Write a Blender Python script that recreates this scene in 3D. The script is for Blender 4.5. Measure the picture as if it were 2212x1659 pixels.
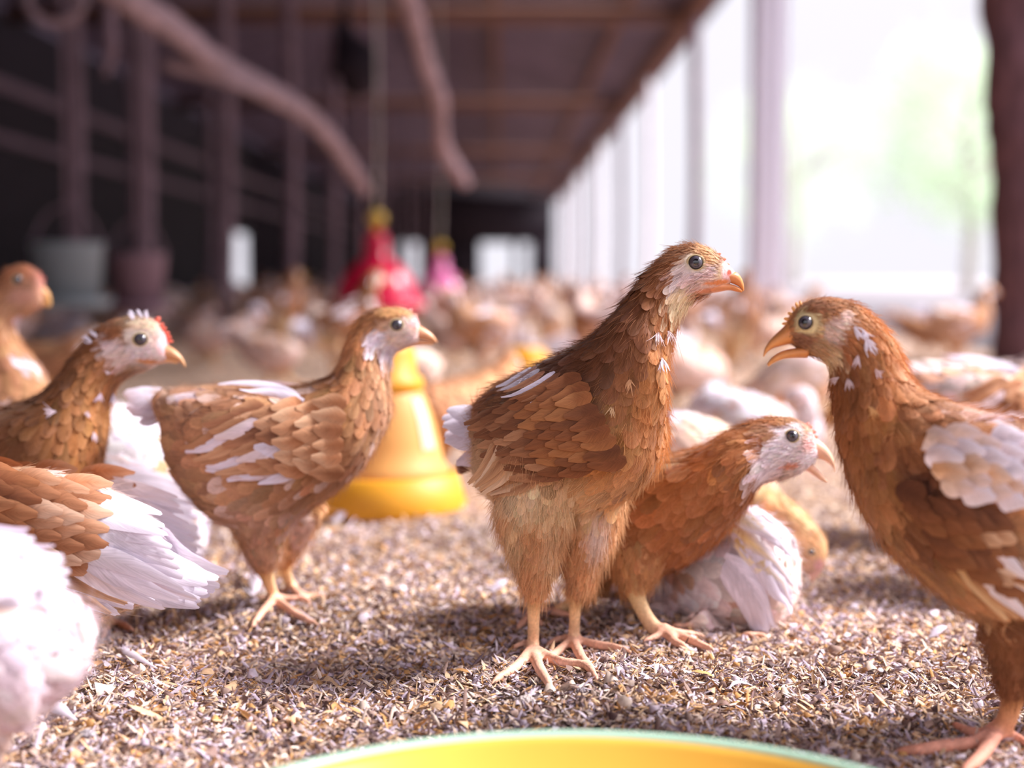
import bpy, bmesh, math, random, os
import numpy as np
from mathutils import Vector, Matrix, noise
from mathutils.bvhtree import BVHTree
from mathutils.kdtree import KDTree

SC = bpy.context.scene
for o in list(bpy.data.objects):
    bpy.data.objects.remove(o)
COL = SC.collection
PI = math.pi

# ------------------------------------------------------------------ camera
F = 3200.0                      # focal length in pixels of a 2212 x 1659 frame
CX, CY = 1106.0, 829.5
CAM_H = 0.30
PITCH = math.atan((829.5 - 595.0) / F)
YAW = math.atan(26.0 / F)
cam_d = bpy.data.cameras.new('camera')
cam = bpy.data.objects.new('camera', cam_d)
COL.objects.link(cam)
cam.location = (0, 0, CAM_H)
cam.rotation_euler = (PI / 2 - PITCH, 0, -YAW)
cam_d.sensor_fit = 'HORIZONTAL'
cam_d.sensor_width = 36.0
cam_d.lens = 36.0 * F / 2212.0
cam_d.clip_start = 0.02
cam_d.clip_end = 400
cam_d.dof.use_dof = True
cam_d.dof.focus_distance = 1.07
cam_d.dof.aperture_fstop = 2.95
cam_d.dof.aperture_blades = 0
SC.camera = cam
CAM_M = Matrix.Translation(cam.location) @ cam.rotation_euler.to_matrix().to_4x4()
CAM_I = CAM_M.inverted()

# ------------------------------------------------------------------ light
SC.view_settings.view_transform = 'Standard'
SC.view_settings.look = 'None'
SC.view_settings.exposure = 0.78
SC.view_settings.gamma = 1.0
SC.view_settings.use_curve_mapping = False

world = bpy.data.worlds.new('overcast_sky')
SC.world = world
world.use_nodes = True
wn, wl = world.node_tree.nodes, world.node_tree.links
wn.clear()
w_out = wn.new('ShaderNodeOutputWorld')
w_bg = wn.new('ShaderNodeBackground')
w_tc = wn.new('ShaderNodeTexCoord')
w_sep = wn.new('ShaderNodeSeparateXYZ')
w_ramp = wn.new('ShaderNodeValToRGB')
wl.new(w_tc.outputs['Generated'], w_sep.inputs[0])
wl.new(w_sep.outputs['Z'], w_ramp.inputs[0])
w_ramp.color_ramp.elements[0].position = 0.0
w_ramp.color_ramp.elements[0].color = (0.272, 0.265, 0.292, 1)     # an overcast sky is dim at the horizon
_e = w_ramp.color_ramp.elements.new(0.2)
_e.color = (0.285, 0.277, 0.305, 1)
_e = w_ramp.color_ramp.elements.new(0.5)
_e.color = (0.62, 0.60, 0.68, 1)
w_ramp.color_ramp.elements[3].position = 1.0
w_ramp.color_ramp.elements[3].color = (1.0, 0.95, 1.07, 1)        # and three times as bright overhead
wl.new(w_ramp.outputs[0], w_bg.inputs[0])
w_bg.inputs[1].default_value = 2.05
wl.new(w_bg.outputs[0], w_out.inputs[0])

sun_d = bpy.data.lights.new('sun', 'SUN')
sun_d.energy = 5.6
sun_d.angle = math.radians(17)
sun_d.color = (1.0, 0.96, 0.965)
sun = bpy.data.objects.new('sun', sun_d)
COL.objects.link(sun)
sun.rotation_euler = Vector((1.0, 0.22, 0.95)).to_track_quat('Z', 'Y').to_euler()
sun.location = (6, 1, 6)

try:
    SC.cycles.use_denoising = True
    SC.cycles.max_bounces = 8
    SC.cycles.diffuse_bounces = 4
    SC.cycles.transparent_max_bounces = 8
    SC.cycles.caustics_reflective = False
    SC.cycles.caustics_refractive = False
except Exception:
    pass

# ------------------------------------------------------------------ mapping helpers
rng = np.random.default_rng(7)
random.seed(11)


def lin(c):
    """sRGB 0..255 to linear"""
    out = []
    for v in c[:3]:
        v = v / 255.0
        out.append(v / 12.92 if v <= 0.04045 else ((v + 0.055) / 1.055) ** 2.4)
    return np.array(out)


_w = [(rng.uniform(8, 45), rng.uniform(0, 2 * PI), rng.uniform(0, 2 * PI)) for _ in range(14)]
MOUNDS = [(0.02, 1.035, 0.055, 0.010), (0.12, 1.02, 0.05, 0.006), (0.26, 0.985, 0.05, 0.008), (0.17, 0.985, 0.028, -0.008),
          (-0.12, 1.16, 0.07, -0.006), (0.30, 1.10, 0.06, 0.005), (-0.24, 1.0, 0.06, 0.004)]


def gz(x, y):
    """height of the litter"""
    x = np.asarray(x, float)
    y = np.asarray(y, float)
    z = np.zeros(np.broadcast(x, y).shape)
    for k, a, p in _w:
        z = z + 0.022 / k * np.sin(k * (x * math.cos(a) + y * math.sin(a)) + p)
    for mx, my, s, h in MOUNDS:
        z = z + h * np.exp(-((x - mx) ** 2 + (y - my) ** 2) / (2 * s * s))
    return z


def nz(P, sc, seed=0.0):
    """cheap vector noise, -1..1"""
    P = np.asarray(P) * sc + seed
    x, y = P[:, 0], P[:, 1]
    z = P[:, 2] if P.shape[1] > 2 else 0
    return (np.sin(x * 1.7 + 1.3 * np.sin(y * 1.1 + z)) + np.sin(y * 2.1 + 1.7 * np.sin(z * 1.3 - x)) + np.sin(z * 1.9 + 1.5 * np.sin(x * 0.9 + y))) / 3


class CamMap:
    """places a traced point at its own distance from the camera"""
    def P(self, px, py, d):
        return CAM_M @ Vector(((px - CX) / F * d, (CY - py) / F * d, -d))

    def ray(self, px, py):
        d = (CAM_M.to_3x3() @ Vector(((px - CX) / F, (CY - py) / F, -1))).normalized()
        return Vector(cam.location), d

    def proj(self, v):
        c = CAM_I @ v
        return CX - c.x / c.z * F, CY + c.y / c.z * F

    def depth(self, v):
        return -(CAM_I @ v).z

    def ground(self, px, py):
        o, d = self.ray(px, py)
        z = 0.0
        for _ in range(6):
            t = (z - o.z) / d.z
            p = o + d * t
            z = float(gz(p.x, p.y))
        return p

    def m(self, d):
        return d / F


class FlatMap:
    """the same tracing laid out around a bird's own origin (for birds that are copied about the shed)"""
    def __init__(self, px0, pyg, d0):
        self.px0, self.pyg, self.d0 = px0, pyg, d0
        self.k = d0 / F

    def P(self, px, py, d):
        return Vector(((px - self.px0) * self.k, d - self.d0, (self.pyg - py) * self.k))

    def ray(self, px, py):
        return Vector(((px - self.px0) * self.k, -3.0, (self.pyg - py) * self.k)), Vector((0, 1, 0))

    def proj(self, v):
        return v.x / self.k + self.px0, self.pyg - v.z / self.k

    def depth(self, v):
        return v.y + self.d0

    def ground(self, px, py):
        y = (self.pyg - py) * self.k * 1.5
        return Vector(((px - self.px0) * self.k, y, 0.0))

    def m(self, d):
        return self.k


CM = CamMap()


# ------------------------------------------------------------------ mesh helpers
def link(o, parent=None):
    COL.objects.link(o)
    if parent is not None:
        o.parent = parent
    return o


def np_mesh(name, V, Q, mats, attrs=None, T=None, mat_idx=None, smooth=True):
    """mesh from numpy vertices, quads Q and triangles T"""
    V = np.asarray(V, np.float32).reshape(-1, 3)
    Q = np.zeros((0, 4), np.int32) if Q is None else np.asarray(Q, np.int32).reshape(-1, 4)
    T = np.zeros((0, 3), np.int32) if T is None else np.asarray(T, np.int32).reshape(-1, 3)
    me = bpy.data.meshes.new(name)
    me.vertices.add(len(V))
    me.vertices.foreach_set('co', V.ravel())
    loops = np.concatenate([Q.ravel(), T.ravel()]).astype(np.int32)
    me.loops.add(len(loops))
    me.loops.foreach_set('vertex_index', loops)
    npoly = len(Q) + len(T)
    me.polygons.add(npoly)
    st = np.concatenate([np.arange(len(Q)) * 4, len(Q) * 4 + np.arange(len(T)) * 3]).astype(np.int32)
    me.polygons.foreach_set('loop_start', st)
    if mat_idx is not None:
        me.polygons.foreach_set('material_index', np.asarray(mat_idx, np.int32))
    me.update(calc_edges=True)
    if smooth:
        me.polygons.foreach_set('use_smooth', np.ones(npoly, bool))
    for m_ in mats:
        me.materials.append(m_)
    for an, (kind, arr) in (attrs or {}).items():
        a = me.attributes.new(an, kind, 'POINT')
        if kind == 'FLOAT_COLOR':
            full = np.ones((len(V), 4), np.float32)
            full[:, :3] = arr
            a.data.foreach_set('color', full.ravel())
        else:
            a.data.foreach_set('vector', np.asarray(arr, np.float32).ravel())
    return me


def crom(vals, ts):
    """Catmull-Rom through rows of vals, sampled at ts in 0..n-1"""
    vals = np.asarray(vals, float)
    n = len(vals)
    ts = np.asarray(ts, float)
    i = np.clip(np.floor(ts).astype(int), 0, n - 2)
    f = (ts - i)[:, None]
    p1, p2 = vals[i], vals[i + 1]
    p0 = np.where((i > 0)[:, None], vals[np.maximum(i - 1, 0)], 2 * p1 - p2)
    p3 = np.where((i < n - 2)[:, None], vals[np.minimum(i + 2, n - 1)], 2 * p2 - p1)
    return 0.5 * ((2 * p1) + (-p0 + p2) * f + (2 * p0 - 5 * p1 + 4 * p2 - p3) * f ** 2 + (-p0 + 3 * p1 - 3 * p2 + p3) * f ** 3)


def loft(st, M, NS, ex=1.0):
    """closed tube through stations (top xyz, bottom xyz, half width); returns V, Q, T, s, theta, centres, lateral axes"""
    st = np.asarray(st, float)
    ts = np.linspace(0, len(st) - 1, M)
    S = crom(st, ts)
    top, bot, w = S[:, :3], S[:, 3:6], np.maximum(S[:, 6], 0.0002)
    c = (top + bot) / 2
    u = (top - bot) / 2
    tan = np.gradient(c, axis=0)
    lat = np.cross(tan, u)
    lat /= np.maximum(np.linalg.norm(lat, axis=1, keepdims=True), 1e-9)
    for i in range(1, M):
        if np.dot(lat[i], lat[i - 1]) < 0:
            lat[i] = -lat[i]
    th = np.linspace(0, 2 * PI, NS, endpoint=False)
    cs, sn = np.cos(th), np.sin(th)
    if ex != 1.0:
        cs = np.sign(cs) * np.abs(cs) ** ex
        sn = np.sign(sn) * np.abs(sn) ** ex
    V = c[:, None, :] + u[:, None, :] * cs[None, :, None] + (lat * w[:, None])[:, None, :] * sn[None, :, None]
    V = V.reshape(-1, 3)
    idx = np.arange(M * NS).reshape(M, NS)
    a = idx[:-1]
    b = np.roll(a, -1, 1)
    d = idx[1:]
    e = np.roll(d, -1, 1)
    Q = np.stack([a, b, e, d], -1).reshape(-1, 4)
    V = np.vstack([V, c[0], c[-1]])
    n0, n1 = M * NS, M * NS + 1
    T = [(n0, int(idx[0][(j + 1) % NS]), int(idx[0][j])) for j in range(NS)]
    T += [(n1, int(idx[-1][j]), int(idx[-1][(j + 1) % NS])) for j in range(NS)]
    s = np.concatenate([np.repeat(ts / (len(st) - 1), NS), [0, 1]])
    tt = np.concatenate([np.tile(th, M), [0, 0]])
    return V, Q, np.array(T), s, tt, c, lat


def tube(pts, rad, NS=10, sub=5):
    """round closed tube through points with a radius each"""
    pts = np.asarray(pts, float)
    rad = np.asarray(rad, float)
    n = len(pts)
    M = (n - 1) * sub + 1
    ts = np.linspace(0, n - 1, M)
    S = crom(np.column_stack([pts, rad]), ts)
    c, r = S[:, :3], np.maximum(S[:, 3], 0.0003)
    tan = np.gradient(c, axis=0)
    tan /= np.maximum(np.linalg.norm(tan, axis=1, keepdims=True), 1e-9)
    ref = np.array([0.0, 1.0, 0.13]) if abs(tan[0][1]) < 0.8 else np.array([1.0, 0.0, 0.13])
    a = np.cross(tan, ref)
    a /= np.maximum(np.linalg.norm(a, axis=1, keepdims=True), 1e-9)
    b = np.cross(tan, a)
    th = np.linspace(0, 2 * PI, NS, endpoint=False)
    V = c[:, None] + r[:, None, None] * (a[:, None] * np.cos(th)[None, :, None] + b[:, None] * np.sin(th)[None, :, None])
    V = V.reshape(-1, 3)
    idx = np.arange(M * NS).reshape(M, NS)
    p, q = idx[:-1], idx[1:]
    Q = np.stack([p, np.roll(p, -1, 1), np.roll(q, -1, 1), q], -1).reshape(-1, 4)
    V = np.vstack([V, c[0], c[-1]])
    n0, n1 = M * NS, M * NS + 1
    T = [(n0, int(idx[0][(j + 1) % NS]), int(idx[0][j])) for j in range(NS)]
    T += [(n1, int(idx[-1][j]), int(idx[-1][(j + 1) % NS])) for j in range(NS)]
    s = np.concatenate([np.repeat(ts / (n - 1), NS), [0, 1]])
    return V, Q, np.array(T), s


class Acc:
    """collects pieces of one mesh"""
    def __init__(self):
        self.V, self.Q, self.T, self.C, self.n = [], [], [], [], 0

    def add(self, V, Q=None, T=None, col=None):
        V = np.asarray(V, float).reshape(-1, 3)
        if Q is not None and len(Q):
            self.Q.append(np.asarray(Q) + self.n)
        if T is not None and len(T):
            self.T.append(np.asarray(T) + self.n)
        self.V.append(V)
        if col is not None:
            c = np.asarray(col, float)
            self.C.append(np.broadcast_to(c, (len(V), 3)) if c.ndim == 1 else c)
        self.n += len(V)

    def arrays(self):
        V = np.concatenate(self.V) if self.V else np.zeros((0, 3))
        Q = np.concatenate(self.Q) if self.Q else np.zeros((0, 4), int)
        T = np.concatenate(self.T) if self.T else np.zeros((0, 3), int)
        C = np.concatenate(self.C) if self.C else None
        return V, Q, T, C

    def mesh(self, name, mats, off=None, smooth=True):
        V, Q, T, C = self.arrays()
        if off is not None:
            V = V - np.asarray(off)
        at = {'Col': ('FLOAT_COLOR', C)} if C is not None and len(C) == len(V) else None
        me = np_mesh(name, V, Q, mats, at, T, smooth=smooth)
        bm = bmesh.new()
        bm.from_mesh(me)
        bmesh.ops.recalc_face_normals(bm, faces=bm.faces)
        bm.to_mesh(me)
        bm.free()
        return me


def box_arr(x0, x1, y0, y1, z0, z1):
    V = np.array([(x, y, z) for x in (x0, x1) for y in (y0, y1) for z in (z0, z1)], float)
    Q = np.array([(0, 1, 3, 2), (4, 6, 7, 5), (0, 4, 5, 1), (2, 3, 7, 6), (0, 2, 6, 4), (1, 5, 7, 3)])
    return V, Q


def lathe_arr(prof, NS=48):
    prof = np.asarray(prof, float)
    M = len(prof)
    th = np.linspace(0, 2 * PI, NS, endpoint=False)
    V = np.stack([prof[:, 0][:, None] * np.cos(th), prof[:, 0][:, None] * np.sin(th), np.repeat(prof[:, 1][:, None], NS, 1)], -1).reshape(-1, 3)
    idx = np.arange(M * NS).reshape(M, NS)
    p, q = idx[:-1], idx[1:]
    Q = np.stack([p, np.roll(p, -1, 1), np.roll(q, -1, 1), q], -1).reshape(-1, 4)
    return V, Q


def tag(o, label=None, cat=None, group=None, kind=None):
    if label:
        o['label'] = label
    if cat:
        o['category'] = cat
    if group:
        o['group'] = group
    if kind:
        o['kind'] = kind
    return o


def empty(name, loc):
    o = bpy.data.objects.new(name, None)
    o.empty_display_size = 0.05
    o.location = loc
    return link(o)


def obj(name, me, parent=None):
    return link(bpy.data.objects.new(name, me), parent)


# ------------------------------------------------------------------ materials
def mat(name):
    m_ = bpy.data.materials.new(name)
    m_.use_nodes = True
    nt = m_.node_tree
    b = nt.nodes.get('Principled BSDF')
    return m_, nt, b


def nd(nt, typ, **kw):
    n = nt.nodes.new(typ)
    for k, v in kw.items():
        setattr(n, k, v)
    return n


def simple(name, col, rough=0.6, scale=None, amt=0.25, bump=0.0, spec=0.3, stretch=(1, 1, 1), col2=None):
    """procedural noise-varied colour"""
    m_, nt, b = mat(name)
    L = nt.links
    c = lin(col)
    b.inputs['Roughness'].default_value = rough
    b.inputs['Specular IOR Level'].default_value = spec
    tc = nd(nt, 'ShaderNodeTexCoord')
    mp = nd(nt, 'ShaderNodeMapping')
    mp.inputs['Scale'].default_value = stretch
    L.new(tc.outputs['Object'], mp.inputs[0])
    no = nd(nt, 'ShaderNodeTexNoise')
    no.inputs['Scale'].default_value = scale or 8.0
    no.inputs['Detail'].default_value = 6
    L.new(mp.outputs[0], no.inputs['Vector'])
    rp = nd(nt, 'ShaderNodeValToRGB')
    lo = c * (1 - amt) if col2 is None else lin(col2)
    hi = np.minimum(c * (1 + amt), 1) if col2 is None else c
    rp.color_ramp.elements[0].position = 0.3
    rp.color_ramp.elements[1].position = 0.7
    rp.color_ramp.elements[0].color = (*lo, 1)
    rp.color_ramp.elements[1].color = (*hi, 1)
    L.new(no.outputs['Fac'], rp.inputs[0])
    L.new(rp.outputs[0], b.inputs['Base Color'])
    if bump:
        bp = nd(nt, 'ShaderNodeBump')
        bp.inputs['Strength'].default_value = bump
        bp.inputs['Distance'].default_value = 0.01
        L.new(no.outputs['Fac'], bp.inputs['Height'])
        L.new(bp.outputs[0], b.inputs['Normal'])
    return m_


def col_mat(name, rough=0.6, spec=0.2, var=0.25, scale=120.0, trans=0.0, bump=0.0, sheen=0.0, barbs=False, sss=0.0):
    """colour carried by the thing itself (plumage pattern, husk colour) with fine procedural grain"""
    m_, nt, b = mat(name)
    L = nt.links
    at = nd(nt, 'ShaderNodeAttribute', attribute_name='Col')
    no = nd(nt, 'ShaderNodeTexNoise')
    no.inputs['Detail'].default_value = 3
    if barbs:
        fa = nd(nt, 'ShaderNodeAttribute', attribute_name='fuv')
        sp = nd(nt, 'ShaderNodeSeparateXYZ')
        L.new(fa.outputs['Vector'], sp.inputs[0])
        ab = nd(nt, 'ShaderNodeMath', operation='ABSOLUTE')
        L.new(sp.outputs[0], ab.inputs[0])
        m1 = nd(nt, 'ShaderNodeMath', operation='MULTIPLY_ADD')       # barbs run out and forward from the shaft
        L.new(ab.outputs[0], m1.inputs[0])
        m1.inputs[1].default_value = -0.35
        L.new(sp.outputs[1], m1.inputs[2])
        cb = nd(nt, 'ShaderNodeCombineXYZ')
        L.new(m1.outputs[0], cb.inputs[0])
        m2 = nd(nt, 'ShaderNodeMath', operation='MULTIPLY')
        L.new(sp.outputs[0], m2.inputs[0])
        m2.inputs[1].default_value = 0.06
        L.new(m2.outputs[0], cb.inputs[1])
        L.new(sp.outputs[2], cb.inputs[2])
        L.new(cb.outputs[0], no.inputs['Vector'])
        no.inputs['Scale'].default_value = 22.0
    else:
        tc = nd(nt, 'ShaderNodeTexCoord')
        L.new(tc.outputs['Object'], no.inputs['Vector'])
        no.inputs['Scale'].default_value = scale
    mr = nd(nt, 'ShaderNodeMapRange')
    mr.inputs[1].default_value = 0.25
    mr.inputs[2].default_value = 0.75
    mr.inputs[3].default_value = 1 - var
    mr.inputs[4].default_value = 1 + var
    L.new(no.outputs['Fac'], mr.inputs[0])
    mx = nd(nt, 'ShaderNodeVectorMath', operation='SCALE')
    L.new(at.outputs['Color'], mx.inputs[0])
    L.new(mr.outputs[0], mx.inputs['Scale'])
    L.new(mx.outputs[0], b.inputs['Base Color'])
    b.inputs['Roughness'].default_value = rough
    b.inputs['Specular IOR Level'].default_value = spec
    if sheen:
        b.inputs['Sheen Weight'].default_value = sheen
        b.inputs['Sheen Roughness'].default_value = 0.5
    if sss:
        b.inputs['Subsurface Weight'].default_value = sss
        b.inputs['Subsurface Radius'].default_value = (0.004, 0.0016, 0.001)
        b.inputs['Subsurface Scale'].default_value = 1.0
    if bump:
        bp = nd(nt, 'ShaderNodeBump')
        bp.inputs['Strength'].default_value = bump
        bp.inputs['Distance'].default_value = 0.001
        L.new(no.outputs['Fac'], bp.inputs['Height'])
        L.new(bp.outputs[0], b.inputs['Normal'])
    if trans:
        tr = nd(nt, 'ShaderNodeBsdfTranslucent')
        L.new(mx.outputs[0], tr.inputs[0])
        ms = nd(nt, 'ShaderNodeMixShader')
        ms.inputs[0].default_value = trans
        L.new(b.outputs[0], ms.inputs[1])
        L.new(tr.outputs[0], ms.inputs[2])
        L.new(ms.outputs[0], nt.nodes['Material Output'].inputs[0])
    return m_


M_FEATHER = col_mat('feather', rough=0.62, spec=0.18, var=0.22, trans=0.16, barbs=True, sheen=0.12)
M_DOWN = col_mat('down', rough=0.7, spec=0.12, var=0.1, scale=60, trans=0.2)
M_SKIN = col_mat('skin', rough=0.55, spec=0.25, var=0.16, scale=420, bump=0.5, sss=0.0)
M_HORN = col_mat('horn', rough=0.36, spec=0.4, var=0.10, scale=200)
M_FLOCK = col_mat('flock_plumage', rough=0.7, spec=0.1, var=0.22, scale=45)
M_PUPIL = simple('pupil', (10, 9, 12), 0.05, spec=0.9)
M_IRIS = simple('iris', (96, 90, 102), 0.08, scale=900, spec=0.9, col2=(52, 46, 54))
M_LID = simple('eyelid', (205, 182, 140), 0.5, scale=300)

# ------------------------------------------------------------------ the shed
M_WOOD = simple('old_timber', (128, 90, 76), 0.85, scale=5, amt=0.35, bump=0.4, stretch=(6, 0.6, 6))
M_POLE = simple('bare_branch', (162, 138, 146), 0.8, scale=14, amt=0.3, bump=0.5)
M_BARK = simple('dark_bark', (104, 74, 80), 0.95, scale=16, amt=0.45, bump=1.0, stretch=(2, 2, 0.5))
M_ROOF = simple('roof_sheet', (106, 90, 110), 0.75, scale=2.5, amt=0.3, bump=0.1)
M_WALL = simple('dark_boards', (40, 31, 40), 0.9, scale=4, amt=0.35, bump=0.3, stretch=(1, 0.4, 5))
M_PALE = simple('flared_whitewash', (246, 240, 250), 0.8, scale=6, amt=0.08, bump=0.2)  # pale paint with lens-flare brightening put into its albedo
M_RAIL = simple('rail_timber', (134, 112, 122), 0.85, scale=6, amt=0.3)
M_GROUND = simple('yard_soil', (186, 180, 180), 0.95, scale=3, amt=0.12)


def litter_mat():
    m_, nt, b = mat('litter_bed')
    L = nt.links
    tc = nd(nt, 'ShaderNodeTexCoord')
    vo = nd(nt, 'ShaderNodeTexVoronoi')
    vo.inputs['Scale'].default_value = 150
    vo.inputs['Randomness'].default_value = 1
    mp_ = nd(nt, 'ShaderNodeMapping')
    L.new(tc.outputs['Object'], mp_.inputs[0])
    L.new(mp_.outputs[0], vo.inputs['Vector'])
    sp_ = nd(nt, 'ShaderNodeSeparateColor')
    L.new(vo.outputs['Color'], sp_.inputs[0])
    rp = nd(nt, 'ShaderNodeValToRGB')
    rp.color_ramp.interpolation = 'LINEAR'
    els = rp.color_ramp.elements
    els[0].position, els[0].color = 0.0, (*lin((92, 70, 62)), 1)
    els[1].position, els[1].color = 1.0, (*lin((226, 206, 192)), 1)
    for p_, c_ in ((.3, (142, 116, 108)), (.55, (174, 146, 132)), (.78, (194, 158, 118))):
        e = els.new(p_)
        e.color = (*lin(c_), 1)
    L.new(sp_.outputs[0], rp.inputs[0])
    n2 = nd(nt, 'ShaderNodeTexNoise')
    n2.inputs['Scale'].default_value = 5
    n2.inputs['Detail'].default_value = 5
    L.new(tc.outputs['Object'], n2.inputs['Vector'])
    mr = nd(nt, 'ShaderNodeMapRange')
    mr.inputs[1].default_value, mr.inputs[2].default_value = .3, .7
    mr.inputs[3].default_value, mr.inputs[4].default_value = .78, 1.15
    L.new(n2.outputs['Fac'], mr.inputs[0])
    sc_ = nd(nt, 'ShaderNodeVectorMath', operation='SCALE')
    L.new(rp.outputs[0], sc_.inputs[0])
    L.new(mr.outputs[0], sc_.inputs['Scale'])
    L.new(sc_.outputs[0], b.inputs['Base Color'])
    b.inputs['Roughness'].default_value = 0.95
    b.inputs['Specular IOR Level'].default_value = 0.1
    bp = nd(nt, 'ShaderNodeBump')
    bp.inputs['Strength'].default_value = 0.8
    bp.inputs['Distance'].default_value = 0.006
    L.new(vo.outputs['Distance'], bp.inputs['Height'])
    L.new(bp.outputs[0], b.inputs['Normal'])
    return m_


M_LITTER = litter_mat()
SHED_Y0, SHED_Y1, EAVE_X, LEFT_X = -3.4, 48.0, 1.76, -4.6  # roof and left wall carried on unseen behind the camera to cut ambient there

ys = np.concatenate([np.linspace(SHED_Y0, .5, 14), np.linspace(.52, 2.0, 150), np.geomspace(2.03, SHED_Y1, 90)])
xs = np.concatenate([np.linspace(LEFT_X, -1.0, 40), np.linspace(-.98, .98, 190), np.linspace(1.0, 1.95, 16)])
X, Y = np.meshgrid(xs, ys)
Z = gz(X, Y)
ix = np.arange(X.size).reshape(X.shape)
Qg = np.stack([ix[:-1, :-1], ix[:-1, 1:], ix[1:, 1:], ix[1:, :-1]], -1).reshape(-1, 4)
tag(obj('floor', np_mesh('floor', np.stack([X, Y, Z], -1), Qg, [M_LITTER])), kind='structure')

# ground outside
V, Q = box_arr(1.95, 60, -12, 90, -0.3, -0.03)
tag(obj('ground', np_mesh('ground', V, Q, [M_GROUND], smooth=False)), kind='structure')

# roof underside: two slopes of sheets
RIDGE = (-1.4, 3.55)
A = Acc()
for (xa, za, xb, zb) in ((2.02, 2.78, *RIDGE), (*RIDGE, -4.9, 2.75)):
    n = 90
    f = np.linspace(0, 1, 2)
    yy = np.linspace(SHED_Y0, SHED_Y1 + .2, 700)
    P0 = np.array([(xa, za), (xb, zb)])
    VV = []
    for (x, z) in P0:
        VV.append(np.column_stack([np.full(len(yy), x), yy, z + 0.012 * np.sin(yy * 2 * PI / 0.28)]))
    VV = np.vstack(VV)
    up = VV + np.array([0, 0, 0.02])
    m_ = len(yy)
    i0 = np.arange(m_ - 1)
    QQ = np.stack([i0, i0 + 1, i0 + 1 + m_, i0 + m_], -1)
    A.add(VV, QQ)
    A.add(up, QQ[:, ::-1])
tag(obj('ceiling', A.mesh('ceiling', [M_ROOF])), kind='structure')

# left wall of boards with one gap low down, and the far end wall with three openings
A = Acc()
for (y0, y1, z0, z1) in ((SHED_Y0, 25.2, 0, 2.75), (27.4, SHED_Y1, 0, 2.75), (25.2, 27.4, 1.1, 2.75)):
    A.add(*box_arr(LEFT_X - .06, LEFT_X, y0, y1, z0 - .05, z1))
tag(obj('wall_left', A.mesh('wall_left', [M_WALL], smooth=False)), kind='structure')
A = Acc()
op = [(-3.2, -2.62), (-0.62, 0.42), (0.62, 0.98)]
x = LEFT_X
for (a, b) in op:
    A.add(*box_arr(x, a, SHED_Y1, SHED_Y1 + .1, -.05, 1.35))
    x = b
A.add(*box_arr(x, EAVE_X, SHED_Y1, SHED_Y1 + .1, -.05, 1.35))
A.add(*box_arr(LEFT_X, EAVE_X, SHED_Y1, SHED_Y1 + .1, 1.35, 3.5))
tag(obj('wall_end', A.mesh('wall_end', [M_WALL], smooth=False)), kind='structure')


def beam(x0, x1, y0, y1, z0, z1, m_, name, lab, cat, group=None):
    V, Q = box_arr(x0, x1, y0, y1, z0, z1)
    A = Acc()
    A.add(V, Q)
    me = A.mesh(name, [m_], smooth=False)
    o = obj(name, me)
    bv = o.modifiers.new('b', 'BEVEL')
    bv.width = 0.008
    return tag(o, lab, cat, group)


def trim(n, x0, x1, y0, y1, z0, z1, m_):
    V, Q = box_arr(x0, x1, y0, y1, z0, z1)
    A = Acc()
    A.add(V, Q)
    return tag(obj('trim_%d' % n, A.mesh('trim', [m_], smooth=False)), kind='structure')


for i, y in enumerate((5.6, 14.0, 21.2, 29.4, 38.0)):
    trim(1 + i, LEFT_X, EAVE_X + .05, y, y + .14, 2.66, 2.80, M_WOOD)
trim(6, 1.70, 1.84, SHED_Y0, SHED_Y1, 2.64, 2.78, M_WOOD)        # eave plate
trim(7, 1.14, 1.22, SHED_Y0, SHED_Y1, 2.80, 2.90, M_WOOD)        # purlins
trim(8, -.1, -.02, SHED_Y0, SHED_Y1, 3.10, 3.20, M_WOOD)
trim(9, LEFT_X + .02, LEFT_X + .1, SHED_Y0, SHED_Y1, 1.98, 2.08, M_RAIL)
trim(10, LEFT_X + .02, LEFT_X + .1, SHED_Y0, SHED_Y1, 1.50, 1.58, M_RAIL)


def log(name, pts, rad, m_, lab, cat, group=None, NS=18, rough=0.0):
    V, Q, T, s = tube(pts, rad, NS, 10)
    if rough:
        c = nz(V, 14)[:, None] * rough + nz(V, 41, 5)[:, None] * rough * .5
        d = V - V.mean(0)
        d[:, 2] = 0
        cc = np.array(pts)[0]
        d = V - np.column_stack([np.interp(V[:, 2], [p[2] for p in pts], [p[0] for p in pts]), np.interp(V[:, 2], [p[2] for p in pts], [p[1] for p in pts]), V[:, 2]])
        d /= np.maximum(np.linalg.norm(d, axis=1, keepdims=True), 1e-6)
        V = V + d * c
    A = Acc()
    A.add(V, Q, T)
    return tag(obj(name, A.mesh(name, [m_])), lab, cat, group)


# open side: a rough trunk close by, a pale hanging sheet, thinner posts beyond
log('post', [(1.86, 5.2, -.05), (1.845, 5.2, .5), (1.815, 5.2, .9), (1.785, 5.2, 1.35), (1.76, 5.2, 2.0), (1.77, 5.2, 2.70)], [.125, .12, .115, .115, .12, .12], M_BARK, 'dark rough tree trunk post holding the eave beside the open side', 'post', rough=.012)
log('post', [(1.605, 9.5, -.05), (1.61, 9.5, 1.2), (1.60, 9.5, 2.68)], [.02, .02, .02], M_RAIL, 'thin dark post at the edge of the pale hanging sheet', 'post', NS=12)
m_, nt, b = mat('white_sheeting')
b.inputs['Base Color'].default_value = (*lin((234, 230, 238)), 1)
b.inputs['Roughness'].default_value = .6
tr = nd(nt, 'ShaderNodeBsdfTranslucent')
tn = nd(nt, 'ShaderNodeTexNoise')
tn.inputs['Scale'].default_value = 3
tp_ = nd(nt, 'ShaderNodeValToRGB')
tp_.color_ramp.elements[0].color = (*lin((226, 222, 230)), 1)
tp_.color_ramp.elements[1].color = (*lin((242, 239, 245)), 1)
nt.links.new(tn.outputs['Fac'], tp_.inputs[0])
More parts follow.
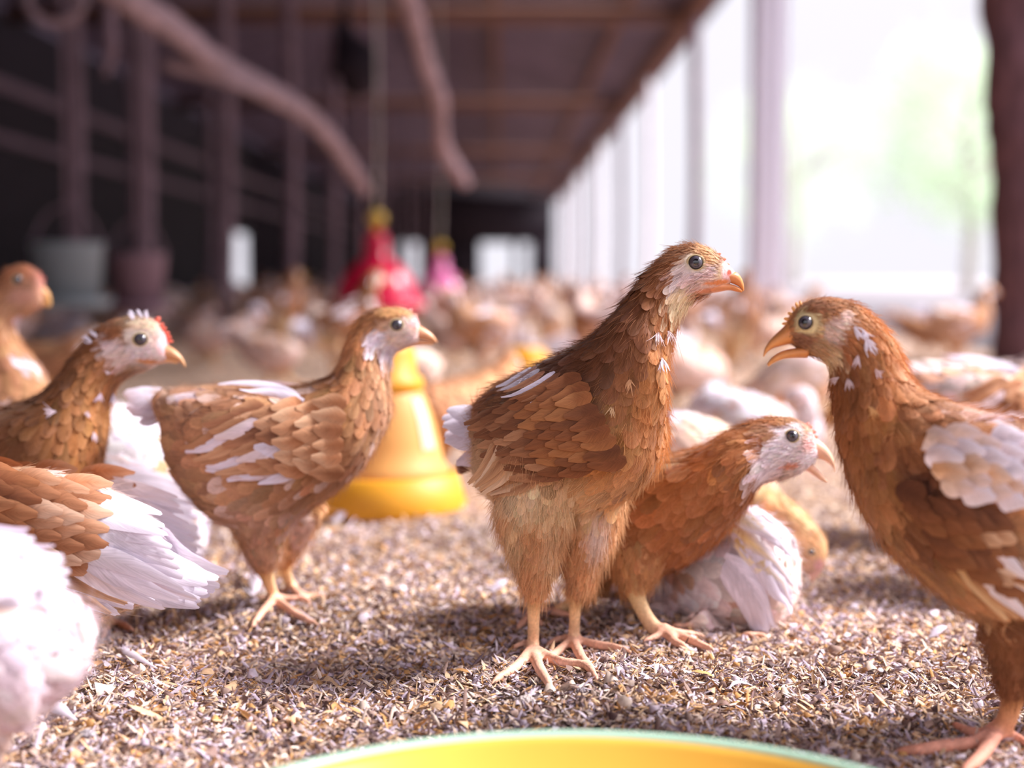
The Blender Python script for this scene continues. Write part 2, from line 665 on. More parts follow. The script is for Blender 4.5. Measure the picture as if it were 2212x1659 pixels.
nt.links.new(tp_.outputs[0], tr.inputs[0])
ms = nd(nt, 'ShaderNodeMixShader')
ms.inputs[0].default_value = .72
nt.links.new(b.outputs[0], ms.inputs[1])
nt.links.new(tr.outputs[0], ms.inputs[2])
nt.links.new(ms.outputs[0], nt.nodes['Material Output'].inputs[0])
xx = np.linspace(1.625, 1.83, 30)
yy = 9.5 + .012 * np.sin((xx - 1.625) * 95)
zz = np.linspace(.02, 2.66, 12)
VV = np.array([(x_, y_ + .004 * k, z_) for z_ in zz for k in (0, 1) for x_, y_ in zip(xx, yy)])
n_ = len(xx)
QQ = []
for a_ in range(len(zz) - 1):
    for k in (0, 1):
        o_ = (a_ * 2 + k) * n_
        for q in range(n_ - 1):
            QQ.append((o_ + q, o_ + q + 1, o_ + 2 * n_ + q + 1, o_ + 2 * n_ + q))
A = Acc()
A.add(VV, np.array(QQ))
tag(obj('curtain', A.mesh('curtain', [m_])), 'pale lavender sheet hanging from eave to floor on the open side', 'curtain')
for i, y in enumerate((13.7, 17.9, 22.1, 26.3, 30.5, 34.7, 39, 43)):
    log('post', [(1.77, y, -.05), (1.80, y, 1.0), (1.78, y, 2.66)], [.055, .05, .05], M_RAIL if i % 2 == 0 else M_PALE,
        'thin pinkish post next beyond the pale hanging sheet' if i == 0 else 'thin blurred post far along the bright open side', 'post', None if i == 0 else 'far posts on the open side', NS=12)

# inner row of posts in the dark half
LP = [(-1.73, 7.2, .046, 'grey post with a bucket feeder hanging before its foot'), (-1.72, 9.3, .047, 'thin timber post in the dark half, left of the bright wall gap'), (-1.75, 12.4, .06, 'timber post in the dark half, right of the bright wall gap'),
      (-2.35, 8.2, .05, 'brown post behind the big pale bucket feeder')]
for (x, y, r_, lab) in LP:
    log('post', [(x, y, -.05), (x + .03, y, 1.2), (x, y, 2.68)], [r_, r_ * .95, r_], M_RAIL, lab, 'post', NS=12)
for i, (x, y) in enumerate(((-1.7, 15.1), (-1.72, 18.2), (-1.7, 22.0), (-1.7, 27.0), (-1.7, 33.0), (-3.2, 13.0), (-3.3, 17.0))):
    log('post', [(x, y, -.05), (x + .03, y, 1.2), (x, y, 2.68)], [.06, .055, .06], M_RAIL, 'blurred timber post deep in the dark half of the shed', 'post', 'posts deep in the dark half', NS=10)


def cpts(lst):
    return [tuple(CM.P(*p)) for p in lst]


bp_ = log('branch_pole', cpts([(150, -110, 4.0), (270, -10, 4.3), (375, 62, 4.6), (460, 130, 4.9), (575, 195, 5.3), (660, 245, 5.7), (715, 300, 6.0), (750, 350, 6.3), (782, 400, 6.6), (788, 412, 6.7)]),
    [.055, .05, .045, .042, .042, .038, .036, .034, .03, .024], M_POLE, 'long crooked branch sloping under the dark roof', 'pole', NS=12)
V, Q, T, _ = tube(cpts([(350, 135, 4.85), (420, 150, 4.9), (500, 172, 5.0), (560, 200, 5.2)]), [.02, .028, .026, .02], 10, 6)
A = Acc()
A.add(V, Q, T)
obj('fork', A.mesh('fork', [M_POLE]), bp_)
log('branch_pole', cpts([(870, -40, 5.4), (893, 30, 5.6), (908, 90, 5.8), (925, 150, 6.0), (948, 210, 6.2), (952, 270, 6.5), (958, 320, 6.8), (985, 362, 7.0), (1006, 395, 7.2)]),
    [.042, .04, .038, .04, .036, .032, .034, .032, .026], M_POLE, 'crooked bare branch hanging down near the middle of the roof', 'pole', NS=12)
log('hanging_strap', cpts([(240, -60, 5.0), (238, 40, 5.0), (240, 110, 5.0), (226, 165, 5.0)]), [.022, .022, .024, .012], M_RAIL, 'short strap dangling beside the long crooked branch', 'strap', NS=8)
ring = [CM.P(120 + 62 * math.cos(a), -8 + 58 * math.sin(a), 4.6) for a in np.linspace(0, 2 * PI, 14)]
log('hanging_hoop', [tuple(p) for p in ring], [.014] * 14, M_POLE, 'loop of pipe hung high in the dark corner', 'hoop', NS=8)
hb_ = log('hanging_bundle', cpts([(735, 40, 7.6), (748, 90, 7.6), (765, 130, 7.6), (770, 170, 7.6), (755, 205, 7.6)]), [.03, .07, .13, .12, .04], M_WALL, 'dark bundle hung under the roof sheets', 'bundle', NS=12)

_p = CM.P(745, 75, 7.6)
V, Q, T, _ = tube([tuple(_p), (_p.x + .02, _p.y, 2.4), (_p.x, _p.y, 3.42)], [.02, .018, .018], 8, 4)
A = Acc()
A.add(V, Q, T)
obj('string', A.mesh('string', [M_WALL]), hb_)

# ------------------------------------------------------------------ feeders and drinkers
def plastic(name, col, rough=0.35, trans=0.0, amt=0.06):
    m_ = simple(name, col, rough, scale=7, amt=amt, spec=0.4)
    nt = m_.node_tree
    b = nt.nodes['Principled BSDF']
    if trans:
        tr = nd(nt, 'ShaderNodeBsdfTranslucent')
        tr.inputs[0].default_value = (*lin(col), 1)
        ms = nd(nt, 'ShaderNodeMixShader')
        ms.inputs[0].default_value = trans
        nt.links.new(b.outputs[0], ms.inputs[1])
        nt.links.new(tr.outputs[0], ms.inputs[2])
        nt.links.new(ms.outputs[0], nt.nodes['Material Output'].inputs[0])
    return m_


M_YEL = plastic('yellow_plastic', (234, 168, 44), 0.5, .2)
M_PANY = plastic('pan_plastic', (240, 188, 82), 0.3, .2)
M_YELP = plastic('pale_yellow_plastic', (240, 182, 104), 0.5, .3)
M_MINT = plastic('mint_plastic', (172, 206, 184), 0.35, .1)
M_RED = plastic('red_plastic', (216, 30, 74), 0.25, .1)
M_PINK = plastic('hazed_red_plastic', (238, 130, 186), 0.25, .2)  # red plastic paled to pink, distance haze put into the colour
M_GREYB = plastic('grey_plastic', (172, 182, 188), 0.45, .25)
M_PINKB = plastic('pinkish_plastic', (168, 136, 150), 0.45, .2)
M_CORD = simple('cord', (206, 196, 190), .8)
M_GOLD = plastic('gold_plastic', (216, 180, 70), .4)


def lathe(name, prof, m_, parent=None, NS=56):
    V, Q = lathe_arr(prof, NS)
    A = Acc()
    A.add(V, Q)
    return obj(name, A.mesh(name, [m_]), parent)


# the near pan, at the bottom edge
pc = CM.P(1270, 900, .594)
pan = empty('feeding_pan', (pc.x, pc.y, float(gz(pc.x, pc.y)) * .0))
tag(pan, 'round yellow pan with pale mint rim at the bottom edge of the picture', 'pan')
R_ = .2095
lathe('bowl', [(0.0, .006), (.165, .006), (.176, .010), (R_ - .010, .045), (R_ - .0055, .0485), (R_ - .001, .046), (.180, .004), (.165, .0), (0.0, .0)], M_PANY, pan, 128)
lathe('rim', [(R_ - .0065, .0475), (R_ - .005, .0500), (R_ - .001, .0505), (R_ + .0015, .0480), (R_ + .001, .042), (R_ - .002, .0415)], M_MINT, pan, 128)


def jar_feeder(loc, s, lab, mint_patch=True):
    t = empty('jar_feeder', loc)
    tag(t, lab, 'feeder')
    sc = lambda pr: [(r * s, z * s) for r, z in pr]
    lathe('tray', sc([(0, .004), (.108, .004), (.110, .010), (.098, .050), (.094, .052), (.088, .046), (.092, .016), (0, .012)]), M_YEL, t)
    lathe('hopper', sc([(.060, .040), (.086, .046), (.089, .055), (.080, .064), (.075, .090), (.066, .125), (.056, .150), (.050, .160), (0, .162)]), M_YELP, t)
    lathe('cap', sc([(.050, .156), (.055, .160), (.054, .172), (.046, .178), (.044, .205), (.036, .220), (.024, .228), (0, .230)]), M_YEL, t)
    if mint_patch:
        a0, a1 = -.75, -.42
        AA = np.linspace(a0, a1, 8)
        ZZ = np.linspace(.085, .150, 8)
        rr = np.interp(ZZ, [.064, .090, .125, .150], [.080, .075, .066, .056]) + .0012
        V = np.array([(r_ * math.cos(a) * s, r_ * math.sin(a) * s, z * s) for z, r_ in zip(ZZ, rr) for a in AA])
        ixx = np.arange(64).reshape(8, 8)
        QQ = np.stack([ixx[:-1, :-1], ixx[:-1, 1:], ixx[1:, 1:], ixx[1:, :-1]], -1).reshape(-1, 4)
        obj('mint_patch', np_mesh('mint_patch', V, QQ, [M_MINT]), t)  # thin pale mint rectangle laid over the hopper side
    return t


g = CM.ground(826, 1098)
jar_feeder((g.x, g.y, g.z - .003), 1.0, 'yellow jar feeder on the litter behind the tan pullet, white bird at its right')
g = CM.ground(1135, 850)
_t = jar_feeder((g.x, g.y, g.z - .003), .85, 'small yellow feeder farther back, just above the back of the central pullet', False)
_t.scale = (1.5, 1.5, .62)
g = CM.ground(640, 668)
jar_feeder((g.x, g.y, g.z - .003), 1.5, 'far yellow feeder beside the bright wall gap', False)


def bell_drinker(px, py_bot, d, m_, lab, bs=1.0):
    b = CM.P(px, py_bot, d)
    t = empty('bell_drinker', b)
    tag(t, lab, 'drinker')
    t.scale = (bs, bs, 1.0)
    lathe('bell', [(.168, -.012), (.176, .0), (.172, .012), (.160, .060), (.140, .120), (.110, .170), (.072, .205), (.050, .225), (.048, .30), (.040, .335), (.020, .345), (0, .345)], m_, t)
    lathe('gutter', [(.150, -.03), (.190, -.03), (.196, .010), (.190, .010), (.184, -.022), (.150, -.020)], m_, t)
    lathe('valve', [(0, .345), (.016, .345), (.018, .38), (.030, .385), (.036, .41), (.030, .435), (.012, .445), (0, .445)], M_GOLD, t, 20)
    V, Q, T, _ = tube([(0, 0, .44), (0.01, 0, 1.0), (0, 0, 2.85 - b.z)], [.006, .006, .006], 8, 4)
    A = Acc()
    A.add(V, Q, T)
    obj('cord', A.mesh('cord', [M_CORD]), t)


bell_drinker(814, 655, 7.2, M_RED, 'red bell drinker hanging on a cord behind the tan pullet', 1.2)
bell_drinker(950, 648, 11.5, M_PINK, 'bell drinker hanging farther back, right of the red one, painted pink for haze', 1.3)
bell_drinker(925, 560, 19, M_PINK, 'small far drinker hanging between the red and haze-tinted ones') if False else None


def tube_feeder(px, ptop, pbot, wt, wb, d, m_, lab):
    b = CM.P(px, pbot, d)
    t = empty('bucket_feeder', b)
    tag(t, lab, 'feeder')
    h = (pbot - ptop) / F * d
    k = d / F
    lathe('bucket', [(wb * k * .6, 0), (wb * k, .01), (wt * k, h - .01), (wt * k + .008, h), (wt * k - .006, h), (wb * k - .008, .02), (0, .02)], m_, t)
    lathe('pan', [(0, -.03), (wb * k + .03, -.03), (wb * k + .05, .01), (wb * k + .042, .01), (wb * k + .026, -.02), (0, -.02)], m_, t)
    V, Q, T, _ = tube([(0, 0, h - .01), (0, 0, 2.8 - b.z)], [.008, .008], 8, 4)
    A = Acc()
    A.add(V, Q, T)
    obj('wire', A.mesh('wire', [M_RAIL]), t)
    V, Q, T, _ = tube([(-wt * k, 0, h), (-wt * k * .6, 0, h + .10), (0, 0, h + .14), (wt * k * .6, 0, h + .10), (wt * k, 0, h)], [.006] * 5, 8, 4)
    A = Acc()
    A.add(V, Q, T)
    obj('handle', A.mesh('handle', [M_RAIL]), t)


tube_feeder(148, 525, 650, 76, 66, 5.6, M_GREYB, 'pale grey bucket feeder hanging in the dark, above the shadowed pullet')
tube_feeder(300, 548, 660, 60, 50, 6.2, M_PINKB, 'pinkish bucket feeder hanging in the dark, right of the pale grey one')

# ------------------------------------------------------------------ trees outside
M_LEAF = col_mat('leaves', rough=.6, spec=.2, var=.2, scale=20, trans=.35)
M_PTRUNK = simple('pale_bark', (186, 178, 170), .9)


def tree(x, y, h, cr, seed, lab):
    r = np.random.default_rng(seed)
    t = empty('tree', (x, y, -.03))
    tag(t, lab, 'tree', 'trees outside the open side')
    V, Q, T, _ = tube([(0, 0, -.05), (.05, 0, h * .3), (-.05, .1, h * .6), (.1, 0, h * .85)], [h * .03, h * .024, h * .018, h * .006], 10, 4)
    A = Acc()
    A.add(V, Q, T)
    for _ in range(7):
        a = r.uniform(0, 2 * PI)
        z = h * r.uniform(.3, .6)
        V, Q, T, _s = tube([(0, 0, z), (cr * .4 * math.cos(a), cr * .4 * math.sin(a), z + h * .12), (cr * .8 * math.cos(a), cr * .8 * math.sin(a), z + h * .2)], [h * .01, h * .007, h * .003], 6, 3)
        A.add(V, Q, T)
    obj('trunk', A.mesh('trunk', [M_PTRUNK]), t)
    N = 9000
    nc = 60
    cc = r.normal(0, 1, (nc, 3))
    cc /= np.linalg.norm(cc, axis=1, keepdims=True)
    cc = cc * r.uniform(.3, 1, (nc, 1)) ** .5 * np.array([cr, cr, h * .36]) + np.array([0, 0, h * .62])
    p = cc[r.integers(0, nc, N)] + r.normal(0, cr * .13, (N, 3))
    d = r.normal(0, 1, (N, 3))
    d /= np.linalg.norm(d, axis=1, keepdims=True)
    e = np.cross(d, r.normal(0, 1, (N, 3)))
    e /= np.linalg.norm(e, axis=1, keepdims=True)
    L = r.uniform(.06, .12, (N, 1))
    V = np.stack([p, p + d * L * .5 + e * L * .3, p + d * L, p + d * L * .5 - e * L * .3], 1).reshape(-1, 3)
    Q = np.arange(N * 4).reshape(N, 4)
    c = np.repeat(np.stack([lin(q) for q in ((196, 222, 186), (212, 230, 196), (216, 226, 206))])[r.integers(0, 3, N)], 4, 0)
    obj('foliage', np_mesh('foliage', V, Q, [M_LEAF], {'Col': ('FLOAT_COLOR', c)}, smooth=False), t)


for i, (x, y, h, cr) in enumerate(((8.2, 26, 4.5, 2.0), (11.5, 34, 6, 2.6), (15.5, 40, 7, 3.0), (9.5, 48, 6.5, 2.8))):
    tree(x, y, h, cr, 50 + i, 'pale sunlit tree standing outside the open side of the shed')

# ------------------------------------------------------------------ birds
RUST, DARK, LITE, CREAM = (164, 98, 54), (112, 66, 42), (204, 146, 96), (228, 202, 172)
WHITE, PINKW, FACE = (226, 217, 231), (222, 202, 210), (214, 190, 190)
SHANK, TOE = (232, 200, 142), (226, 174, 148)


def remesh(V, Q, T, voxel, smooth=5):
    me = np_mesh('tmp', V, Q, [], None, T)
    bm = bmesh.new()
    bm.from_mesh(me)
    bmesh.ops.recalc_face_normals(bm, faces=bm.faces)
    bm.to_mesh(me)
    bm.free()
    o = bpy.data.objects.new('tmp', me)
    COL.objects.link(o)
    r = o.modifiers.new('r', 'REMESH')
    r.mode = 'VOXEL'
    r.voxel_size = voxel
    r.adaptivity = 0
    s = o.modifiers.new('s', 'SMOOTH')
    s.factor = 0.5
    s.iterations = smooth
    dg = bpy.context.evaluated_depsgraph_get()
    dg.update()
    out = bpy.data.meshes.new_from_object(o.evaluated_get(dg))
    bpy.data.objects.remove(o)
    bpy.data.meshes.remove(me)
    n = len(out.vertices)
    vv = np.empty(n * 3, np.float32)
    out.vertices.foreach_get('co', vv)
    nn = np.empty(n * 3, np.float32)
    out.vertices.foreach_get('normal', nn)
    qs = np.array([p.vertices[:] for p in out.polygons if len(p.vertices) == 4], int)
    tl = [p.vertices[:] for p in out.polygons if len(p.vertices) == 3]
    ts = np.array(tl, int) if tl else np.zeros((0, 3), int)
    bpy.data.meshes.remove(out)
    return vv.reshape(-1, 3).astype(float), nn.reshape(-1, 3).astype(float), qs, ts


def proj_np(mp, V):
    V = np.asarray(V, float)
    if isinstance(mp, FlatMap):
        return np.column_stack([V[:, 0] / mp.k + mp.px0, mp.pyg - V[:, 2] / mp.k])
    Mi = np.array(CAM_I)
    c = V @ Mi[:3, :3].T + Mi[:3, 3]
    return np.column_stack([CX - c[:, 0] / c[:, 2] * F, CY + c[:, 1] / c[:, 2] * F])


W_SHAPE = lambda t: np.where(t < 0.5, np.minimum(1, (t / 0.5 * 0.86 + 0.14) ** 0.6), np.sqrt(np.maximum(0, 1 - (np.maximum(t - 0.5, 0) / 0.5) ** 2.4)))


def feather_grid(path, nor, W, c0, c1, NU, seed, camber=0.25, shape=None, edge=0.5, narrow=None):
    """N feathers: paths (N,K,3), normals (N,K,3), half widths (N), base colour and tip colour (N,3)"""
    N, K, _ = path.shape
    t = 0.99 * np.sin(np.linspace(0, PI / 2, K))
    w = (shape or W_SHAPE)(t)
    tan = np.gradient(path, axis=1)
    side = np.cross(nor, tan)
    side /= np.maximum(np.linalg.norm(side, axis=2, keepdims=True), 1e-9)
    u = np.linspace(-1, 1, NU)
    r = np.random.default_rng(seed)
    ww = (W[:, None] * w[None, :])[:, :, None] * (1 + r.uniform(-0.05, 0.05, (N, K, 1)))
    off = ww * u[None, None, :] * (1 + r.uniform(-0.045, 0.045, (N, K, NU)))
    V = path[:, :, None, :] + side[:, :, None, :] * off[..., None] - nor[:, :, None, :] * (camber * ww * (u ** 2)[None, None, :])[..., None]
    # the tip is rounded, its barbs a little ragged
    back = tan[:, :, None, :] * 0.12
    V = V - back * ((u ** 2)[None, None, :, None]) * (t ** 2)[None, :, None, None]
    V[:, -1] += tan[:, -1, None, :] * r.uniform(-0.12, 0.12, (N, NU, 1))
    idx = np.arange(N * K * NU).reshape(N, K, NU)
    Q = np.stack([idx[:, :-1, :-1], idx[:, 1:, :-1], idx[:, 1:, 1:], idx[:, :-1, 1:]], -1).reshape(-1, 4)
    mixf = np.clip((np.abs(u)[None, :] * 0.55 + t[:, None] ** 2 * 0.75 - 0.25) * edge * 2, 0, 1)
    C = c0[:, None, None, :] * (1 - mixf[None, ..., None]) + c1[:, None, None, :] * mixf[None, ..., None]
    fuv = np.zeros((N, K, NU, 3))
    fuv[..., 0] = u[None, None, :]
    fuv[..., 1] = t[None, :, None]
    fuv[..., 2] = r.uniform(0, 50, (N, 1, 1))
    bend = side[:, :, None, :] * (u * 0.35)[None, None, :, None]
    SN = np.broadcast_to(nor[:, :, None, :] + bend, V.shape).reshape(-1, 3)
    return V.reshape(-1, 3), Q, np.clip(C, 0, 1).reshape(-1, 3), fuv.reshape(-1, 3), SN


def coverts(f0, f1, r0, r1, length, nrow, ncol, w, cf, cr, off=.005):
    """rows of short rounded wing feathers from the shoulder line f0-f1 back to the line r0-r1"""
    rows = []
    for i in range(nrow):
        g = 1 - i / max(nrow - 1, 1)
        a = (f0[0] + (r0[0] - f0[0]) * g, f0[1] + (r0[1] - f0[1]) * g)
        b = (f1[0] + (r1[0] - f1[0]) * g, f1[1] + (r1[1] - f1[1]) * g)
        da = (r0[0] - f0[0], r0[1] - f0[1])
        db = (r1[0] - f1[0], r1[1] - f1[1])
        la, lb = math.hypot(*da), math.hypot(*db)
        t0 = (a[0] + da[0] / la * length, a[1] + da[1] / la * length)
        t1 = (b[0] + db[0] / lb * length, b[1] + db[1] / lb * length)
        n = ncol - (i % 2)
        h = 0.5 / ncol * (i % 2)
        L_ = lambda u, v, k: (u[0] + (v[0] - u[0]) * k, u[1] + (v[1] - u[1]) * k)
        rows.append(dict(b0=L_(a, b, h), b1=L_(a, b, 1 - h), t0=L_(t0, t1, h), t1=L_(t0, t1, 1 - h), n=n, w=w, c=cr if g > .5 else cf, off=off + .0012 * i, rise=.0012, bend=-.03))
    return rows


def build_bird(sp, mp, voxel=0.0022, K=5, NU=5, dens=1.0, hair=0, seed=1, kscale=1.0):
    r = np.random.default_rng(seed)
    rings = sp['rings']
    st = []
    for (tx, ty, bx, by, d, hw) in rings:
        st.append([*mp.P(tx, ty, d), *mp.P(bx, by, d), hw])
    NR = 90
    V, Q, T, s, th, cen, lat = loft(st, NR, 40, 0.92)
    A = Acc()
    A.add(V, Q, T)
    src = [V]
    S_, TH_, RG_ = [s], [th], [np.zeros(len(V), int)]
    for (px, py, d, rx, ry, rz, ang) in sp.get('blobs', []):
        c = np.array(mp.P(px, py, d))
        k = mp.m(d)
        ex = np.array(mp.P(px + math.cos(ang) * rx, py + math.sin(ang) * rx, d)) - c
        ey = np.array(mp.P(px - math.sin(ang) * ry, py + math.cos(ang) * ry, d)) - c
        ez = np.cross(ex, ey)
        ez = ez / np.linalg.norm(ez) * rz
        nu, nv = 20, 12
        aa = np.linspace(0, 2 * PI, nu, endpoint=False)
        bb = np.linspace(0.05, PI - 0.05, nv)
        VV = (c + ex * (np.sin(bb)[:, None, None] * np.cos(aa)[None, :, None]) + ey * (np.sin(bb)[:, None, None] * np.sin(aa)[None, :, None])
              + ez * np.cos(bb)[:, None, None] * np.ones((1, nu, 1))).reshape(-1, 3)
        ix = np.arange(nu * nv).reshape(nv, nu)
        QQ = np.stack([ix[:-1], np.roll(ix[:-1], -1, 1), np.roll(ix[1:], -1, 1), ix[1:]], -1).reshape(-1, 4)
        VV = np.vstack([VV, c + ez, c - ez])
        TT = [(len(VV) - 2, int(ix[0][(j + 1) % nu]), int(ix[0][j])) for j in range(nu)] + [(len(VV) - 1, int(ix[-1][j]), int(ix[-1][(j + 1) % nu])) for j in range(nu)]
        A.add(VV, QQ, np.array(TT))
    hockt = []
    legdirs = []
    for li, lg in enumerate(sp.get('legs', [])):
        n = len(lg['th'])
        fx, fy, fr = lg['th'][-1]
        foot = mp.ground(fx, fy)
        dft = mp.depth(foot)
        pts, rad = [], []
        for i, (px, py, rp) in enumerate(lg['th']):
            f = i / (n - 1)
            d = lg['d'] * (1 - f) + dft * f
            pts.append(mp.P(px, py, d))
            rad.append(rp * mp.m(d))
        pts[-1] = Vector((foot.x, foot.y, foot.z + rad[-1] * 0.8 + .003))
        VV, QQ, TT, ss = tube(pts, rad, 16, 7)
        A.add(VV, QQ, TT)
        src.append(VV)
        S_.append(ss)
        TH_.append(np.zeros(len(VV)))
        RG_.append(np.full(len(VV), 1 + li))
        hockt.append(lg['hock'] / (n - 1))
        legdirs.append(np.array(pts))
        for toe in lg['toes']:
            tp, tr = [Vector(pts[-1])], [rad[-1] * 0.75]
            for (px, py, rp) in toe:
                g = mp.ground(px, py)
                rr = rp * mp.m(dft)
                tp.append(Vector((g.x, g.y, g.z + rr * 0.75 + .0035)))
                tr.append(rr)
            # claw
            dv = (tp[-1] - tp[-2]).normalized()
            tp.append(tp[-1] + dv * rr * 2.2 + Vector((0, 0, -rr * 0.7)))
            tr.append(rr * 0.25)
            VV, QQ, TT, ss = tube(tp, tr, 10, 5)
            A.add(VV, QQ, TT)
            src.append(VV)
            S_.append(np.ones(len(VV)) * (1.0 + 0.4 * ss))
            TH_.append(np.zeros(len(VV)))
            RG_.append(np.full(len(VV), 1 + li))
    BV, BQ, BT, _ = A.arrays()
    V, NRM, Q, T = remesh(BV, BQ, BT, voxel)
    src = np.vstack(src)
    S_, TH_, RG_ = np.concatenate(S_), np.concatenate(TH_), np.concatenate(RG_)
    kd = KDTree(len(src))
    for i, p in enumerate(src):
        kd.insert(p, i)
    kd.balance()
    near = np.array([kd.find(p)[1] for p in V], int)
    s, th, rg = S_[near], TH_[near], RG_[near]
    bvh = BVHTree.FromPolygons([tuple(p) for p in V], [tuple(q) for q in Q] + [tuple(t_) for t_ in T])
    hs = sp['hs']
    ns = sp.get('ns', hs - 0.2)
    eyes = []
    ex, ey, er = sp['eye']
    o, dr = mp.ray(ex, ey)
    hit, hn, _, _ = bvh.ray_cast(o, dr)
    hi = lambda ss: int(np.clip(round(float(ss) * (NR - 1)), 0, NR - 1))

    def reflect(P, ss, vec=False):
        i = hi(ss)
        l_ = lat[i]
        if vec:
            return P - 2 * np.dot(P, l_) * l_
        return P - 2 * np.dot(P - cen[i], l_) * l_
    hd = rings[-2][4]
    if hit is None:
        hit = mp.P(ex, ey, hd)
        hn = -dr
    e_r = er * mp.m(hd) * 1.08
    es = S_[kd.find(hit)[1]]
    hn = (Vector(hn) * 0.6 - dr * 0.4).normalized()
    hit2 = Vector(reflect(np.array(hit), es))
    hn2 = Vector(reflect(np.array(hn), es, True)).normalized()
    eyes = [(hit - hn * e_r * 0.30, hn, e_r), (hit2 - hn2 * e_r * 0.30, hn2, e_r)]

    pal = sp['pal']
    ps = np.array([p[0] for p in pal])
    ptop = np.array([lin(p[1]) for p in pal])
    pbot = np.array([lin(p[2]) for p in pal])
    patches = sp.get('patches', [])
    lsk = sp.get('leg_col', (SHANK, TOE))

    def colour(P, ss, tt, rgn):
        v = (np.cos(tt) + 1) / 2
        v = np.clip((v - 0.25) / 0.5, 0, 1)
        ct = np.stack([np.interp(ss, ps, ptop[:, i]) for i in range(3)], -1)
        cb = np.stack([np.interp(ss, ps, pbot[:, i]) for i in range(3)], -1)
        c = ct * v[:, None] + cb * (1 - v)[:, None]
        leg = rgn > 0
        thc = lin(sp.get('thigh', (196, 142, 98)))
        c[leg] = thc
        c = c * (1 + sp.get('cloud', .20) * nz(P, 105, seed) + .10 * nz(P, 260, seed + 2))[:, None]
        xy = proj_np(mp, P)
        wob = 1 + 0.45 * nz(P, 160, seed * 3.1)
        for (px, py, rx, ry, ang, cc, soft) in patches:
            a = math.radians(ang)
            dx, dy = xy[:, 0] - px, xy[:, 1] - py
            q = ((dx * math.cos(a) + dy * math.sin(a)) / rx) ** 2 + ((-dx * math.sin(a) + dy * math.cos(a)) / ry) ** 2
            wgt = np.clip((1 - q * wob) / soft, 0, 1)[:, None]
            c = c * (1 - wgt) + lin(cc) * wgt
        sat = 1 - c.min(1) / np.maximum(c.max(1), 1e-6)
        c = c.copy()
        c[:, 1] *= 1 + .05 * sat
        c[:, 0] *= 1 - .03 * sat
        return c

    C = colour(V, s, th, rg) * (1 + 0.10 * nz(V, 420)[:, None])
    for li, ht in enumerate(hockt):
        m_ = rg == 1 + li
        f = np.clip((s - ht + 0.03) / 0.06, 0, 1)[:, None]
        g = np.clip((s - ht) / (1 - ht), 0, 1)[:, None]
        sk = lin(lsk[0]) * (1 - g) + lin(lsk[1]) * g
        # horny scales on the shank
        sc_ = 1 + 0.10 * np.sin(s * 260)[:, None] * (s > ht)[:, None]
        C = np.where(m_[:, None], C * (1 - f) + sk * f * sc_, C)
    parts = {'body': (V, Q, T, np.clip(C, 0, 1), None)}

    # ---- contour feathers
    Ls = sp.get('len', [(0, .026), (.35, .024), (.55, .020), (.66, .0145), (hs - .09, .0085), (hs - .05, .0056), (hs - .015, .0042), (hs + .04, .0036), (1, .0028)])
    Ws = sp.get('wid', [(0, .34), (.4, .34), (.54, .29), (.62, .19), (.72, .165), (hs, .17), (1, .2)])
    lx, ly = zip(*Ls)
    wx, wy = zip(*Ws)
    L = np.interp(s, lx, ly) * sp.get('fs', 1.0)
    Wd = np.interp(s, wx, wy)
    ok = (rg == 0) & (s < 0.965)
    for li, ht in enumerate(hockt):
        m_ = (rg == 1 + li)
        L = np.where(m_, 0.017 - 0.010 * np.clip(s / max(ht, .1), 0, 1), L)
        Wd = np.where(m_, 0.28, Wd)
        ok |= m_ & (s < ht - 0.02)
    for (ep, en, e_) in eyes:
        ok &= np.linalg.norm(V - np.array(ep), axis=1) > e_ * 1.5
    xyv = proj_np(mp, V)
    bare = np.zeros(len(V), bool)
    for (px, py, rx, ry, an) in sp.get('bare', []):
        a = math.radians(an)
        dx, dy = xyv[:, 0] - px, xyv[:, 1] - py
        bare |= ((dx * math.cos(a) + dy * math.sin(a)) / rx) ** 2 + ((-dx * math.sin(a) + dy * math.cos(a)) / ry) ** 2 < 1
    ok &= ~bare
    cand = np.nonzero(ok)[0]
    r.shuffle(cand)
    cell = 0.004
    grid = {}
    chosen = []
    sp_f = 0.36 / math.sqrt(dens)
    for i in cand:
        p = V[i]
        dmin = L[i] * sp_f * (0.75 if s[i] > ns and rg[i] == 0 else 1.0)
        R = int(dmin / cell) + 1
        key = (int(math.floor(p[0] / cell)), int(math.floor(p[1] / cell)), int(math.floor(p[2] / cell)))
        good = True
        for a in range(-R, R + 1):
            for b in range(-R, R + 1):
                for c_ in range(-R, R + 1):
                    for q in grid.get((key[0] + a, key[1] + b, key[2] + c_), ()):
                        if (p[0] - q[0]) ** 2 + (p[1] - q[1]) ** 2 + (p[2] - q[2]) ** 2 < dmin * dmin:
                            good = False
                            break
                    if not good:
                        break
                if not good:
                    break
            if not good:
                break
        if good:
            grid.setdefault(key, []).append(tuple(p))
            chosen.append(i)
    ch = np.array(chosen, int)
    tang = np.gradient(cen, axis=0)
    tang /= np.maximum(np.linalg.norm(tang, axis=1, keepdims=True), 1e-9)

    def flow(i):
        if rg[i] > 0:
            lp = legdirs[rg[i] - 1]
            d_ = lp[min(2, len(lp) - 1)] - lp[0]
            d_ = d_ / np.linalg.norm(d_)
            return d_ + np.array([0, 0, -0.3])
        d_ = -tang[hi(s[i])].copy()
        if s[i] < ns:
            d_[2] -= sp.get('droop', 0.35) * (1 - abs(math.cos(th[i])) * 0.8)
        return d_
    paths = np.zeros((len(ch), K, 3))
    nors = np.zeros((len(ch), K, 3))
